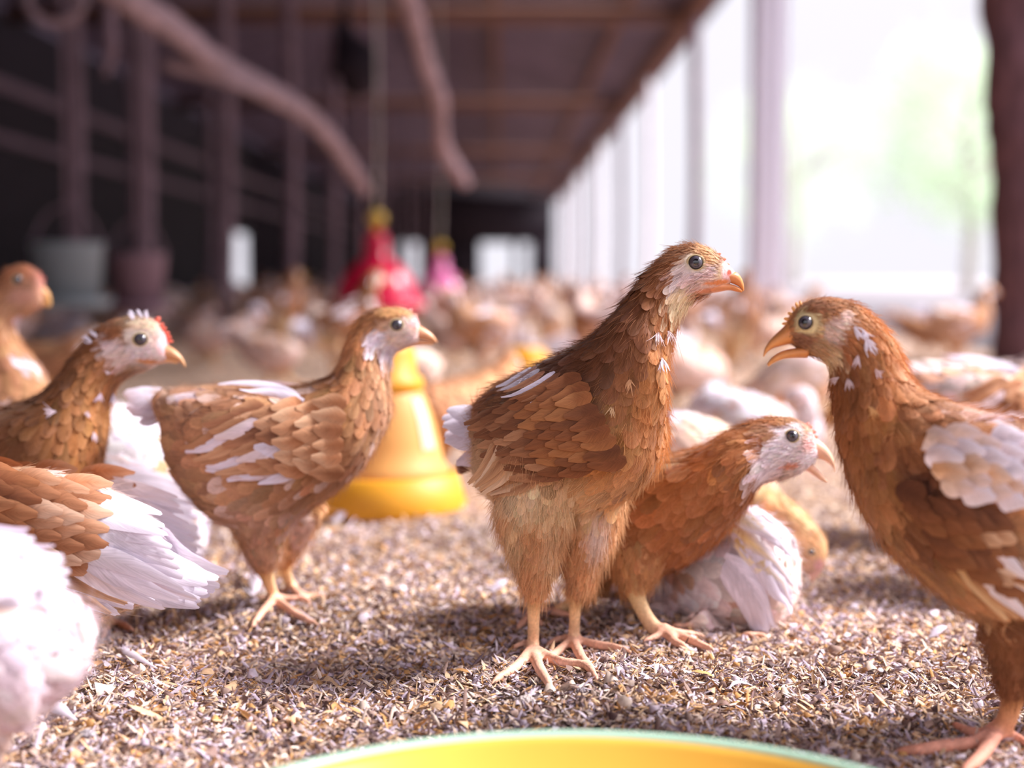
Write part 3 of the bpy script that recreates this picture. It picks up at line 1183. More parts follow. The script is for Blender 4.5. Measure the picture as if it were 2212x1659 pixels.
    for j, i in enumerate(ch):
        n_ = Vector(NRM[i])
        d_ = Vector(flow(i)) + Vector(r.normal(0, 0.16 if rg[i] == 0 else 0.28, 3))
        d_ = d_ - n_ * d_.dot(n_)
        if d_.length < 1e-6:
            d_ = n_.orthogonal()
        d_.normalize()
        Li = L[i] * r.uniform(0.8, 1.2)
        p = Vector(V[i])
        rf = sp.get('ruff')
        rf_on = rf and rg[i] == 0 and rf[0] < s[i] < rf[1] and math.cos(th[i]) > -.1 and r.random() < .6
        hb = 0.0004 + 0.0010 * r.random()
        lift = (0.045 + 0.05 * r.random()) * Li * (1.7 if rg[i] > 0 else 1.0) * sp.get('lift', 1.0) * (rf[2] if rf_on else 1.0)
        for k in range(K):
            f = math.sin(k / (K - 1) * PI / 2)
            paths[j, k] = p + n_ * (hb + lift * f ** 1.4)
            nors[j, k] = n_
            if k < K - 1:
                q = p + d_ * (Li * (math.sin((k + 1) / (K - 1) * PI / 2) - f))
                h = bvh.find_nearest(q, 0.05)
                if h[0] is None:
                    p = q
                    continue
                n2 = h[1]
                dq = h[0] - p
                dq = d_ if dq.length < 1e-7 else dq.normalized()
                if dq.dot(d_) < 0.6:            # the skin turns away: let the feather run on straight
                    p = q
                    continue
                p = h[0]
                n_ = (n_ * 0.4 + n2 * 0.6).normalized()
                d_ = (dq - n_ * dq.dot(n_)).normalized()
    c0 = colour(V[ch], s[ch], th[ch], rg[ch])
    jit = 1 + r.normal(0, sp.get('jit', 0.14), (len(ch), 1)) + r.normal(0, 0.03, (len(ch), 3))
    c0 = c0 * jit
    mott = sp.get('mottle')
    if mott:
        m_ = (r.random(len(ch)) < mott[0]) & (s[ch] < mott[2])
        c0[m_] = c0[m_] * 0.25 + lin(mott[1]) * 0.75
    c1 = c0 * 1.25 + 0.035
    fv = [feather_grid(paths, nors, L[ch] * Wd[ch], c0, c1, NU, seed, edge=0.5)]

    # ---- loose white or dark single feathers
    def px_path(b, t_, bend, K2, base_d, off0, off1, ndir=None):
        pts, nn_ = [], []
        lastd = base_d
        for k in range(K2):
            f = k / (K2 - 1)
            px = b[0] + (t_[0] - b[0]) * f
            py = b[1] + (t_[1] - b[1]) * f
            ln = math.hypot(t_[0] - b[0], t_[1] - b[1])
            px += -(t_[1] - b[1]) / ln * bend * ln * 4 * f * (1 - f)
            py += (t_[0] - b[0]) / ln * bend * ln * 4 * f * (1 - f)
            o_, d_ = mp.ray(px, py)
            h = bvh.ray_cast(o_, d_)
            if h[0] is not None and abs(mp.depth(h[0]) - base_d) < 0.045 and abs(mp.depth(h[0]) - lastd) < 0.02:
                lastd = mp.depth(h[0])
                n_ = (h[1] * 0.6 - d_ * 0.5).normalized()
            else:
                n_ = nn_[-1] if nn_ else -d_
            pts.append([px, py, lastd])
            nn_.append(n_)
        pts = np.array(pts)
        dd = pts[:, 2].copy()
        for _ in range(2):
            dd[1:-1] = (dd[:-2] + dd[1:-1] * 2 + dd[2:]) / 4
        P3 = [np.array(mp.P(pts[k, 0], pts[k, 1], dd[k])) + np.array(nn_[k]) * (off0 + (off1 - off0) * k / (K2 - 1)) for k in range(K2)]
        return np.array(P3), np.array([list(n_) for n_ in nn_])

    wings = []
    K2 = 8
    allp, alln, allw, allc, allc1 = [], [], [], [], []
    wd = sp.get('wing_d', rings[len(rings) // 3][4] - 0.03)
    for row in sp.get('wing', []):
        n = row['n']
        for i in range(n):
            f = i / max(n - 1, 1)
            b = (row['b0'][0] + (row['b1'][0] - row['b0'][0]) * f + r.normal(0, 2), row['b0'][1] + (row['b1'][1] - row['b0'][1]) * f + r.normal(0, 2))
            t_ = (row['t0'][0] + (row['t1'][0] - row['t0'][0]) * f + r.normal(0, 3), row['t0'][1] + (row['t1'][1] - row['t0'][1]) * f + r.normal(0, 3))
            o_, d_ = mp.ray(*b)
            h = bvh.ray_cast(o_, d_)
            bd = mp.depth(h[0]) if h[0] is not None and abs(mp.depth(h[0]) - wd) < 0.08 else wd
            P3, N3 = px_path(b, t_, row.get('bend', 0.06), K2, bd, row.get('off', 0.003), row.get('off', 0.003) + row.get('rise', 0.003) + 0.0006 * (i % 3))
            allp.append(P3)
            alln.append(N3)
            allw.append(row['w'] / 2 * mp.m(bd))
            cc = row['c'][i % len(row['c'])]
            c_ = lin(cc[0]) * (1 + r.normal(0, 0.12))
            allc.append(c_)
            allc1.append(lin(cc[1]))
    if allp:
        allp, alln, allw = np.array(allp), np.array(alln), np.array(allw)
        c_a, c_b = np.array(allc), np.array(allc1)
        shp = lambda t: np.where(t < 0.3, 0.35 + 0.65 * (t / 0.3) ** 0.7, np.sqrt(np.maximum(0, 1 - (np.maximum(t - 0.3, 0) / 0.7) ** 4.2)))
        wings.append(feather_grid(allp, alln, allw, c_a, c_b, NU, seed + 5, camber=0.18, shape=shp, edge=0.75))
        mpth, mn = allp.copy(), alln.copy()
        for j in range(len(allp) if sp.get('mirror', True) else 0):
            ss = S_[kd.find(Vector(allp[j][0]))[1]] if True else 0
            for k in range(K2):
                mpth[j, k] = reflect(allp[j, k], ss)
                mn[j, k] = reflect(alln[j, k], ss, True)
        if sp.get('mirror', True):
            wings.append(feather_grid(mpth, mn, allw, c_a, c_b, NU, seed + 6, camber=0.18, shape=shp, edge=0.75))
        for wi, w_ in enumerate(wings):
            parts['wing%d' % wi] = (w_[0], w_[1], None, w_[2], w_[3], w_[4])

    # ---- tail
    if 'tail' in sp:
        tp, tn, tw, tc_ = [], [], [], []
        for (bx, by, bd, tx, ty, td, wpx, cc) in sp['tail']:
            b, t_ = np.array(mp.P(bx, by, bd)), np.array(mp.P(tx, ty, td))
            f = np.linspace(0, 1, K2)[:, None]
            P3 = b + (t_ - b) * f
            P3[:, 2] -= (0.006 * f * f)[:, 0]
            o_, d_ = mp.ray(bx, by)
            nn_ = Vector((-d_.x, -d_.y, -d_.z)) * 0.8 + Vector((0, 0, 0.45))
            tp.append(P3)
            tn.append(np.tile(np.array(nn_.normalized()), (K2, 1)))
            tw.append(wpx / 2 * mp.m(bd))
            tc_.append(lin(cc))
        tc_ = np.array(tc_)
        shp = lambda t: np.where(t < 0.3, 0.4 + 0.6 * (t / 0.3) ** 0.7, np.sqrt(np.maximum(0, 1 - (np.maximum(t - 0.3, 0) / 0.7) ** 5)))
        g = feather_grid(np.array(tp), np.array(tn), np.array(tw), tc_, tc_ * 1.05, NU, seed + 9, camber=0.12, shape=shp, edge=0.4)
        parts['tail'] = (g[0], g[1], None, g[2], g[3], g[4])
    # ---- extra tiny single feathers drawn one by one: (bx,by,tx,ty,w,colour)
    if 'single' in sp:
        pp, nn2, w2, cc2 = [], [], [], []
        for (bx, by, tx, ty, wpx, cc) in sp['single']:
            o_, d_ = mp.ray(bx, by)
            h = bvh.ray_cast(o_, d_)
            bd = mp.depth(h[0]) if h[0] is not None else rings[len(rings) // 2][4]
            for q in range(11):
                a_ = r.normal(0, .30)
                l_ = r.uniform(.6, 1.1)
                vx, vy = (tx - bx) * l_, (ty - by) * l_
                P3, N3 = px_path((bx + r.normal(0, 1.5), by + r.normal(0, 1.5)), (bx + vx * math.cos(a_) - vy * math.sin(a_), by + vx * math.sin(a_) + vy * math.cos(a_)), r.normal(0, .06), K, bd, 0.003, 0.005 + .003 * r.random())
                pp.append(P3)
                nn2.append(N3)
                w2.append(wpx * r.uniform(.07, .16) * mp.m(bd))
                cc2.append(lin(cc))
        fv.append(feather_grid(np.array(pp), np.array(nn2), np.array(w2), np.array(cc2), np.array(cc2), NU, seed + 3))
    n0 = 0
    VV, QQ, CC, UU, SS = [], [], [], [], []
    for g in fv:
        VV.append(g[0])
        QQ.append(g[1] + n0)
        CC.append(g[2])
        UU.append(g[3])
        SS.append(g[4])
        n0 += len(g[0])
    parts['plumage'] = (np.vstack(VV), np.vstack(QQ), None, np.vstack(CC), np.vstack(UU), np.vstack(SS))

    # ---- down and hair-like barbs
    if hair:
        ok2 = ((rg == 0) & (s < 0.985)) | np.zeros(len(V), bool)
        for li, ht in enumerate(hockt):
            ok2 |= (rg == 1 + li) & (s < ht)
        for (ep, en, e_) in eyes:
            ok2 &= np.linalg.norm(V - np.array(ep), axis=1) > e_ * 1.55
        ok2 &= ~bare
        cd = np.nonzero(ok2)[0]
        pr = np.ones(len(cd))
        pr[s[cd] > ns] = 2.6
        pr[s[cd] > hs] = 3.0
        pr[rg[cd] > 0] = 2.2
        ci = r.choice(cd, hair, p=pr / pr.sum())
        nj = NRM[ci]
        dj = np.array([flow(i) for i in ci])
        dj = dj - nj * (dj * nj).sum(1, keepdims=True)
        dj /= np.maximum(np.linalg.norm(dj, axis=1, keepdims=True), 1e-9)
        dj = dj + r.normal(0, 0.22, dj.shape)
        Lh = np.interp(s[ci], [0, ns, hs, hs + 0.04, 1], [.012, .012, .006, .0038, .0028]) * r.uniform(0.6, 1.25, len(ci))
        Lh = np.where(s[ci] < ns, Lh * sp.get('fluff', 1.0), Lh)
        Lh = np.where(rg[ci] > 0, 0.0135 * r.uniform(.6, 1.2, len(ci)), Lh)
        up = np.where(s[ci] > hs, 0.20, 0.20) * r.uniform(0.5, 1.4, len(ci))
        up = np.where(rg[ci] > 0, 0.35, up)
        f = np.linspace(0, 1, 4)
        base = V[ci] + r.normal(0, 0.0006, (len(ci), 3))
        P4 = base[:, None, :] + dj[:, None, :] * (Lh[:, None] * f[None, :])[..., None] + nj[:, None, :] * (Lh[:, None] * up[:, None] * (f ** 0.8)[None, :])[..., None]
        P4 = P4 + nj[:, None, :] * np.where(s[ci] > hs, 0.0, 0.0012)[:, None, None]
        ch_ = colour(V[ci], s[ci], th[ci], rg[ci]) * (1.12 + r.normal(0, 0.15, (len(ci), 1))) + 0.01
        parts['down'] = (P4, np.clip(ch_, 0, 1), Lh)

    # ---- beak
    def beak(stn, c_base, c_tip):
        S2 = []
        for (tx, ty, bx, by, hw) in stn:
            S2.append([*mp.P(tx, ty, hd), *mp.P(bx, by, hd), hw])
        V2, Q2, T2, s2, _, _, _ = loft(S2, 22, 20, 0.9)
        cc = lin(c_base) * (1 - s2[:, None]) + lin(c_tip) * s2[:, None]
        return V2, Q2, T2, cc, None
    bc = sp.get('beak_col', ((222, 150, 96), (236, 178, 120)))
    parts['upper_beak'] = beak(sp['beak_up'], *bc)
    parts['lower_beak'] = beak(sp['beak_lo'], *bc)
    if 'comb' in sp:
        Ab = Acc()
        for (px, py, rp) in sp['comb']:
            d = hd
            c = np.array(mp.P(px, py, d))
            k = rp * mp.m(d)
            up_ = c - np.array(mp.P(ex, ey, d))
            up_ /= np.linalg.norm(up_)
            V2, Q2, T2, _ = tube([c - up_ * k * 1.2, c - up_ * k * .3, c + up_ * k * .6, c + up_ * k],
                                 [k * .62, k * .6, k * .45, k * .12], 10, 3)
            Ab.add(V2, Q2, T2, lin(sp.get('comb_col', (230, 120, 100))))
        v_, q_, t_, c_ = Ab.arrays()
        parts['comb'] = (v_, q_, t_, c_, None)
    root = Vector((0, 0, 0))
    if isinstance(mp, CamMap):
        c_ = cen[int(NR * 0.4)]
        root = Vector((c_[0], c_[1], float(gz(c_[0], c_[1]))))
    return {'parts': parts, 'eyes': eyes, 'root': root, 'bvh': bvh}


def hair_obj(name, P4, C, parent, off, rad=0.00016):
    n = len(P4)
    hc = bpy.data.hair_curves.new(name)
    hc.add_curves([4] * n)
    hc.points.foreach_set('position', (P4.reshape(-1, 3) - np.asarray(off)).astype(np.float32).ravel())
    ra = hc.attributes.get('radius') or hc.attributes.new('radius', 'FLOAT', 'POINT')
    ra.data.foreach_set('value', (np.tile(np.array([1, 0.8, 0.55, 0.15]), n) * rad).astype(np.float32))
    ca = hc.attributes.new('Col', 'FLOAT_COLOR', 'CURVE')
    full = np.ones((n, 4), np.float32)
    full[:, :3] = C
    ca.data.foreach_set('color', full.ravel())
    hc.materials.append(M_DOWN)
    return link(bpy.data.objects.new(name, hc), parent)


def eye_meshes():
    nu, nv = 32, 24
    bb = np.linspace(0, PI, nv + 1)
    aa = np.linspace(0, 2 * PI, nu, endpoint=False)
    V = [(0, 0, 1.0)]
    for b in bb[1:-1]:
        for a in aa:
            V.append((math.sin(b) * math.cos(a), math.sin(b) * math.sin(a), math.cos(b)))
    V.append((0, 0, -1.0))
    T = [(0, 1 + j, 1 + (j + 1) % nu) for j in range(nu)]
    Q, mi = [], []
    for i in range(nv - 2):
        for j in range(nu):
            a = 1 + i * nu + j
            b = 1 + i * nu + (j + 1) % nu
            Q.append((a, a + nu, b + nu, b))
            mi.append(0 if bb[i + 2] < math.radians(30) else (1 if bb[i + 2] < math.radians(57) else 0))
    last = len(V) - 1
    T += [(last, 1 + (nv - 2) * nu + (j + 1) % nu, 1 + (nv - 2) * nu + j) for j in range(nu)]
    mi += [0] * len(T)
    me = np_mesh('eye', V, Q, [M_PUPIL, M_IRIS], None, np.array(T), mat_idx=mi)
    # lid: a ring of skin around the eye
    R, rr = 0.99, 0.15
    a1 = np.linspace(0, 2 * PI, 32, endpoint=False)
    a2 = np.linspace(0, 2 * PI, 10, endpoint=False)
    LV = np.array([((R + rr * math.cos(b)) * math.cos(a) * 1.08, (R + rr * math.cos(b)) * math.sin(a) * 0.94, 0.27 + rr * 0.7 * math.sin(b)) for a in a1 for b in a2])
    ix = np.arange(320).reshape(32, 10)
    LQ = np.stack([ix, np.roll(ix, -1, 0), np.roll(np.roll(ix, -1, 0), -1, 1), np.roll(ix, -1, 1)], -1).reshape(-1, 4)
    ml = np_mesh('eyelid', LV, LQ, [M_LID])
    return me, ml


EYE_ME, LID_ME = eye_meshes()


def place_bird(res, label, group=None):
    root = empty('chicken', res['root'])
    tag(root, label, 'chicken', group)
    off = np.array(res['root'])
    P = res['parts']
    mats = {'body': M_SKIN, 'plumage': M_FEATHER, 'tail': M_FEATHER, 'wing0': M_FEATHER, 'wing1': M_FEATHER,
            'upper_beak': M_HORN, 'lower_beak': M_HORN, 'comb': M_SKIN}
    for k, p in P.items():
        if k == 'down':
            hair_obj('down', p[0], p[1], root, off)
            continue
        V, Q, T, C, U = p[:5]
        at = {'Col': ('FLOAT_COLOR', C)}
        if U is not None:
            at['fuv'] = ('FLOAT_VECTOR', U)
        nm = 'wing' if k.startswith('wing') else k
        me = np_mesh(nm, V - off, Q, [mats[k]], at, T)
        if len(p) > 5:                       # feathers lie flush: shade them mostly with the form beneath
            gn = np.empty(len(V) * 3, np.float32)
            me.vertices.foreach_get('normal', gn)
            gn = gn.reshape(-1, 3)
            sn = p[5] / np.maximum(np.linalg.norm(p[5], axis=1, keepdims=True), 1e-9)
            gn *= np.sign((gn * sn).sum(1, keepdims=True) + 1e-9)
            sn = sn * 0.6 + gn * 0.4
            sn /= np.maximum(np.linalg.norm(sn, axis=1, keepdims=True), 1e-9)
            me.normals_split_custom_set_from_vertices([tuple(v) for v in sn])
        obj(nm, me, root)
    for (c, n, er) in res['eyes']:
        e = obj('eye', EYE_ME, root)
        e.location = Vector(c) - Vector(off)
        e.rotation_euler = n.to_track_quat('Z', 'Y').to_euler()
        e.scale = (er, er, er)
        l_ = obj('eyelid', LID_ME, e)
    return root


def merged_mesh(res, name):
    """one mesh of a whole bird, for the ones far off in the flock"""
    A = Acc()
    for k, p in res['parts'].items():
        if k == 'down':
            continue
        V, Q, T, C, U = p[:5]
        A.add(V, Q, T, C)
    for (c, n, er) in res['eyes']:
        c = np.array(c)
        V2, Q2, T2, _ = tube([c + np.array([0, 0, -er]), c, c + np.array([0, 0, er])], [er * .2, er, er * .2], 10, 3)
        A.add(V2, Q2, T2, lin((20, 18, 22)))
    V, Q, T, C = A.arrays()
    return np_mesh(name, V, Q, [M_FLOCK], {'Col': ('FLOAT_COLOR', C)}, T)

# ------------------------------------------------------------------ the birds in front, traced part by part
B_ = {}
B_['A'] = dict(
    hs=0.80, ns=0.56, droop=0.45, fs=1.0,
    rings=[(1024, 890, 1028, 962, 1.175, .012), (1040, 868, 1036, 1015, 1.175, .026), (1092, 830, 1068, 1070, 1.17, .042), (1165, 797, 1150, 1105, 1.155, .053),
           (1233, 762, 1238, 1108, 1.14, .056), (1285, 728, 1340, 1080, 1.125, .052), (1312, 700, 1420, 1005, 1.115, .046), (1336, 672, 1434, 915, 1.11, .039),
           (1362, 638, 1436, 840, 1.11, .031), (1382, 610, 1444, 765, 1.11, .0245), (1400, 590, 1458, 698, 1.11, .020), (1422, 566, 1486, 655, 1.11, .0175),
           (1452, 541, 1512, 642, 1.11, .0165), (1490, 530, 1538, 634, 1.11, .0155), (1530, 538, 1560, 624, 1.11, .0125), (1560, 560, 1574, 615, 1.11, .0088), (1578, 577, 1583, 609, 1.11, .0064), (1589, 589, 1589, 602, 1.11, .003)],
    bare=[(1572, 590, 20, 26, 0), (1545, 612, 34, 9, -6), (1535, 626, 34, 8, -6)],
    blobs=[(1200, 930, 1.105, 165, 118, .030, -0.35)],
    legs=[dict(th=[(1185, 985, 80), (1158, 1070, 84), (1152, 1145, 69), (1156, 1212, 44), (1156, 1270, 25), (1153, 1310, 15.5), (1152, 1375, 13.5), (1150, 1422, 17)], d=1.115, hock=4.3,
               toes=[[(1118, 1456, 11), (1085, 1476, 9), (1066, 1488, 6)], [(1165, 1462, 12), (1180, 1486, 10), (1189, 1500, 7)],
                     [(1205, 1448, 12), (1250, 1452, 10), (1272, 1460, 9), (1288, 1480, 6)], [(1140, 1405, 10), (1110, 1412, 6)]]),
          dict(th=[(1300, 1010, 60), (1278, 1085, 68), (1270, 1155, 55), (1260, 1215, 38), (1252, 1268, 25), (1243, 1308, 14.5), (1240, 1365, 13), (1238, 1402, 16)], d=1.15, hock=4.3,
               toes=[[(1285, 1410, 11), (1328, 1415, 9.5), (1356, 1420, 6)], [(1256, 1438, 11), (1276, 1462, 9)], [(1205, 1424, 10), (1184, 1440, 8)], [(1215, 1394, 9), (1188, 1404, 7)]])],
    eye=(1503, 567, 15.5),
    beak_up=[(1548, 592, 1520, 614, .0098), (1570, 590, 1548, 610, .0086), (1589, 588, 1575, 611, .0066), (1600, 598, 1592, 617, .0042), (1606, 613, 1601, 624, .0018), (1607, 627, 1605, 630, .0004)],
    beak_lo=[(1525, 614, 1500, 637, .0098), (1556, 611, 1545, 632, .0082), (1580, 614, 1574, 627, .0046), (1596, 621, 1590, 630, .0028), (1604, 628, 1602, 632, .0008)],
    beak_col=((226, 150, 110), (222, 140, 70)),
    comb=[(1562, 560, 7), (1570, 571, 6), (1553, 549, 5)], comb_col=(236, 140, 110),
    tail=[(1040, 905, 1.165, 966, 868, 1.19, 52, WHITE), (1045, 930, 1.165, 957, 900, 1.185, 56, WHITE), (1050, 955, 1.16, 960, 935, 1.18, 54, (232, 220, 232)),
          (1052, 980, 1.16, 985, 985, 1.175, 48, (226, 210, 220)), (1042, 915, 1.18, 955, 885, 1.21, 52, WHITE), (1044, 940, 1.18, 960, 922, 1.21, 52, (226, 214, 226))],
    wing_d=1.10,
    wing=[dict(b0=(1090, 900), b1=(1180, 1000), t0=(1020, 1040), t1=(1075, 1072), n=9, w=30, c=[((150, 98, 66), (206, 162, 124)), ((190, 146, 110), (222, 190, 160)), ((128, 80, 54), (196, 150, 112))], off=.003, rise=.003, bend=-.10)]
         + coverts((1265, 815), (1350, 985), (1095, 885), (1165, 1020), 88, 7, 9, 39, [((120, 72, 46), (142, 88, 56)), ((136, 82, 52), (158, 102, 64)), ((152, 96, 60), (172, 116, 74)), ((112, 68, 46), (134, 84, 54))],
                   [((108, 66, 46), (140, 92, 64)), ((122, 76, 52), (160, 110, 78)), ((98, 60, 42), (126, 80, 54)), ((142, 94, 66), (180, 132, 98))], .0035)
         + [dict(b0=(1150, 800), b1=(1180, 806), t0=(1080, 846), t1=(1098, 856), n=4, w=17, c=[((226, 216, 232), WHITE), ((150, 110, 100), (190, 160, 150)), (WHITE, WHITE), ((130, 80, 60), (170, 120, 90))], off=.005, rise=.003, bend=-.05),
          dict(b0=(1205, 806), b1=(1235, 822), t0=(1090, 872), t1=(1150, 880), n=4, w=14, c=[((206, 190, 206), (226, 214, 230)), ((120, 74, 54), (150, 100, 70)), ((120, 74, 54), (150, 100, 70)), ((200, 176, 180), (230, 216, 226))], off=.006, rise=.003, bend=-.05)],
    pal=[(0, (196, 140, 104), (220, 180, 150)), (.1, (140, 90, 62), (224, 192, 160)), (.25, (106, 62, 42), (214, 168, 124)), (.42, (118, 70, 44), (170, 106, 62)), (.55, (130, 78, 48), (170, 102, 58)),
         (.7, (136, 82, 52), (170, 106, 66)), (.8, (138, 82, 54), (214, 176, 140)), (.88, (150, 98, 70), (224, 200, 176)), (1, (222, 160, 130), (224, 200, 190))],
    patches=[(1250, 920, 110, 70, -35, (202, 146, 94), .8), (1300, 980, 90, 60, 20, (190, 126, 74), .8), (1200, 1085, 130, 62, 5, (222, 190, 152), 1.0), (1130, 1070, 60, 50, 0, (224, 196, 164), 1.0), (1110, 1170, 26, 70, -10, (216, 182, 146), 1.0), (1185, 1180, 22, 60, 8, (214, 176, 140), 1.0), (1290, 1150, 30, 60, 10, (222, 200, 190), 1.0), (1425, 800, 45, 110, 10, (190, 126, 78), .9), (1435, 960, 30, 70, 5, (196, 128, 76), .8),
             (1478, 598, 38, 34, 0, (222, 200, 198), .6), (1470, 650, 34, 40, 30, (230, 206, 174), .7), (1520, 590, 36, 28, 0, (216, 186, 186), .6), (1530, 615, 40, 22, -8, (220, 184, 174), .6),
             (1503, 566, 30, 28, 0, (222, 204, 186), .5), (1520, 548, 40, 20, 25, (206, 156, 116), .6), (1470, 540, 50, 18, -20, (150, 98, 68), .6), (1450, 590, 16, 16, 0, (170, 116, 90), .6),
             (1572, 590, 18, 26, 0, (232, 180, 180), .6), (1575, 588, 6, 9, 0, (214, 80, 60), .5), (1545, 611, 36, 6, -6, (222, 130, 80), .5), (1530, 627, 34, 6, -8, (216, 140, 110), .5)],
    single=[(1425, 775, 1427, 808, 18, WHITE), (1160, 812, 1120, 836, 22, WHITE), (1418, 720, 1414, 750, 10, (226, 206, 210)), (1440, 715, 1436, 745, 9, (224, 204, 206)),
            (1320, 880, 1322, 902, 8, (226, 190, 150)), (1360, 820, 1352, 850, 10, (210, 160, 120)), (1445, 880, 1443, 905, 12, PINKW)],
    thigh=(206, 156, 116), ruff=(.50, .655, 3.6), jit=.15)

B_['B'] = dict(
    hs=0.80, ns=0.55, droop=0.3,
    rings=[(345, 848, 350, 905, 1.30, .022), (390, 842, 385, 985, 1.30, .040), (450, 838, 430, 1078, 1.295, .052), (530, 836, 500, 1135, 1.29, .060), (610, 838, 590, 1142, 1.285, .062),
           (675, 830, 680, 1090, 1.28, .058), (720, 812, 765, 1025, 1.275, .050), (738, 780, 815, 955, 1.275, .042), (750, 745, 843, 890, 1.275, .032), (762, 715, 838, 828, 1.275, .025),
           (776, 690, 842, 785, 1.275, .020), (802, 673, 850, 762, 1.275, .0185), (838, 665, 868, 754, 1.275, .0175), (872, 668, 885, 747, 1.275, .0155), (898, 685, 902, 742, 1.275, .010), (908, 704, 908, 730, 1.275, .005)],
    blobs=[(560, 945, 1.238, 165, 85, .026, 0.12)],
    legs=[dict(th=[(585, 1010, 70), (568, 1085, 82), (566, 1150, 54), (570, 1195, 36), (572, 1228, 20), (585, 1270, 13), (592, 1310, 14)], d=1.265, hock=3.8,
               toes=[[(565, 1340, 9), (548, 1362, 7)], [(630, 1335, 9), (660, 1352, 8), (684, 1362, 6)], [(640, 1306, 7), (690, 1298, 5)], [(580, 1302, 7), (558, 1304, 5)]]),
          dict(th=[(640, 1090, 66), (630, 1150, 40), (618, 1190, 26), (612, 1215, 16), (622, 1250, 12), (632, 1285, 12)], d=1.33, hock=2.9,
               toes=[[(660, 1298, 7), (700, 1300, 5)], [(650, 1302, 7), (668, 1312, 5)], [(615, 1288, 6), (600, 1290, 5)]])],
    eye=(857, 702, 12),
    beak_up=[(885, 695, 870, 738, .009), (905, 702, 895, 734, .0075), (922, 712, 915, 734, .0055), (936, 724, 932, 738, .003), (945, 738, 943, 741, .0006)],
    beak_lo=[(880, 735, 862, 752, .007), (900, 735, 892, 748, .006), (920, 736, 914, 746, .004), (938, 740, 935, 745, .0014)],
    beak_col=((222, 160, 130), (224, 160, 110)),
    comb=[(885, 672, 6), (896, 682, 6)], comb_col=(236, 180, 160),
    tail=[(350, 870, 1.30, 268, 832, 1.33, 62, WHITE), (352, 885, 1.295, 272, 862, 1.33, 62, WHITE), (356, 900, 1.29, 300, 895, 1.32, 52, WHITE), (350, 865, 1.32, 285, 828, 1.36, 56, WHITE)],
    wing_d=1.235,
    wing=[dict(b0=(560, 890), b1=(640, 975), t0=(392, 965), t1=(500, 1035), n=8, w=34, c=[((150, 96, 66), (190, 140, 104)), (PINKW, WHITE), ((170, 112, 74), (206, 160, 124))], off=.004, rise=.004, bend=-.05),
          dict(b0=(590, 985), b1=(660, 990), t0=(445, 1020), t1=(560, 1040), n=3, w=30, c=[(PINKW, WHITE), ((206, 160, 126), PINKW)], off=.004, rise=.004, bend=-.08),
          dict(b0=(560, 880), b1=(640, 975), t0=(440, 920), t1=(545, 1015), n=8, w=38, c=[((130, 82, 58), (176, 124, 92)), ((150, 96, 64), (190, 140, 104)), (PINKW, (226, 206, 206))], off=.006, rise=.003, bend=-.05),
          dict(b0=(640, 860), b1=(660, 870), t0=(475, 838), t1=(520, 862), n=3, w=22, c=[(WHITE, WHITE)], off=.006, rise=.003, bend=.06),
          ] + coverts((745, 870), (735, 1010), (570, 885), (590, 1000), 70, 5, 6, 44, [((176, 116, 78), (206, 158, 122)), ((190, 132, 94), (214, 172, 138)), ((160, 104, 70), (196, 144, 108))], [((146, 94, 66), (190, 140, 104)), ((176, 120, 84), (206, 158, 124)), ((120, 76, 54), (160, 110, 80)), (PINKW, WHITE)], .006),
    pal=[(0, (214, 180, 160), (200, 150, 116)), (.12, (190, 138, 108), (190, 140, 106)), (.3, (178, 120, 84), (176, 124, 90)), (.5, (184, 124, 84), (178, 122, 88)), (.6, (186, 126, 84), (196, 146, 112)),
         (.72, (160, 102, 66), (206, 160, 130)), (.8, (160, 104, 68), (222, 196, 186)), (.9, (206, 156, 116), (224, 200, 200)), (1, (236, 186, 170), (226, 196, 186))],
    patches=[(620, 930, 90, 60, 30, (200, 146, 104), .8), (720, 900, 60, 80, 0, (196, 138, 92), .8), (560, 1110, 90, 50, 0, (196, 150, 126), .8), (566, 1180, 60, 60, 0, (198, 152, 128), .8),
             (812, 730, 26, 26, 0, (228, 212, 220), .6), (845, 760, 30, 26, 0, (226, 208, 214), .6), (868, 705, 28, 26, 0, (222, 196, 186), .6), (895, 700, 14, 16, 0, (236, 180, 180), .6), (850, 678, 40, 12, 5, (214, 160, 110), .6),
             (435, 860, 40, 14, -10, (230, 206, 206), .6), (650, 1130, 30, 60, 0, (206, 170, 160), .7)],
    jit=.15, mottle=(.10, (224, 196, 186), .5))

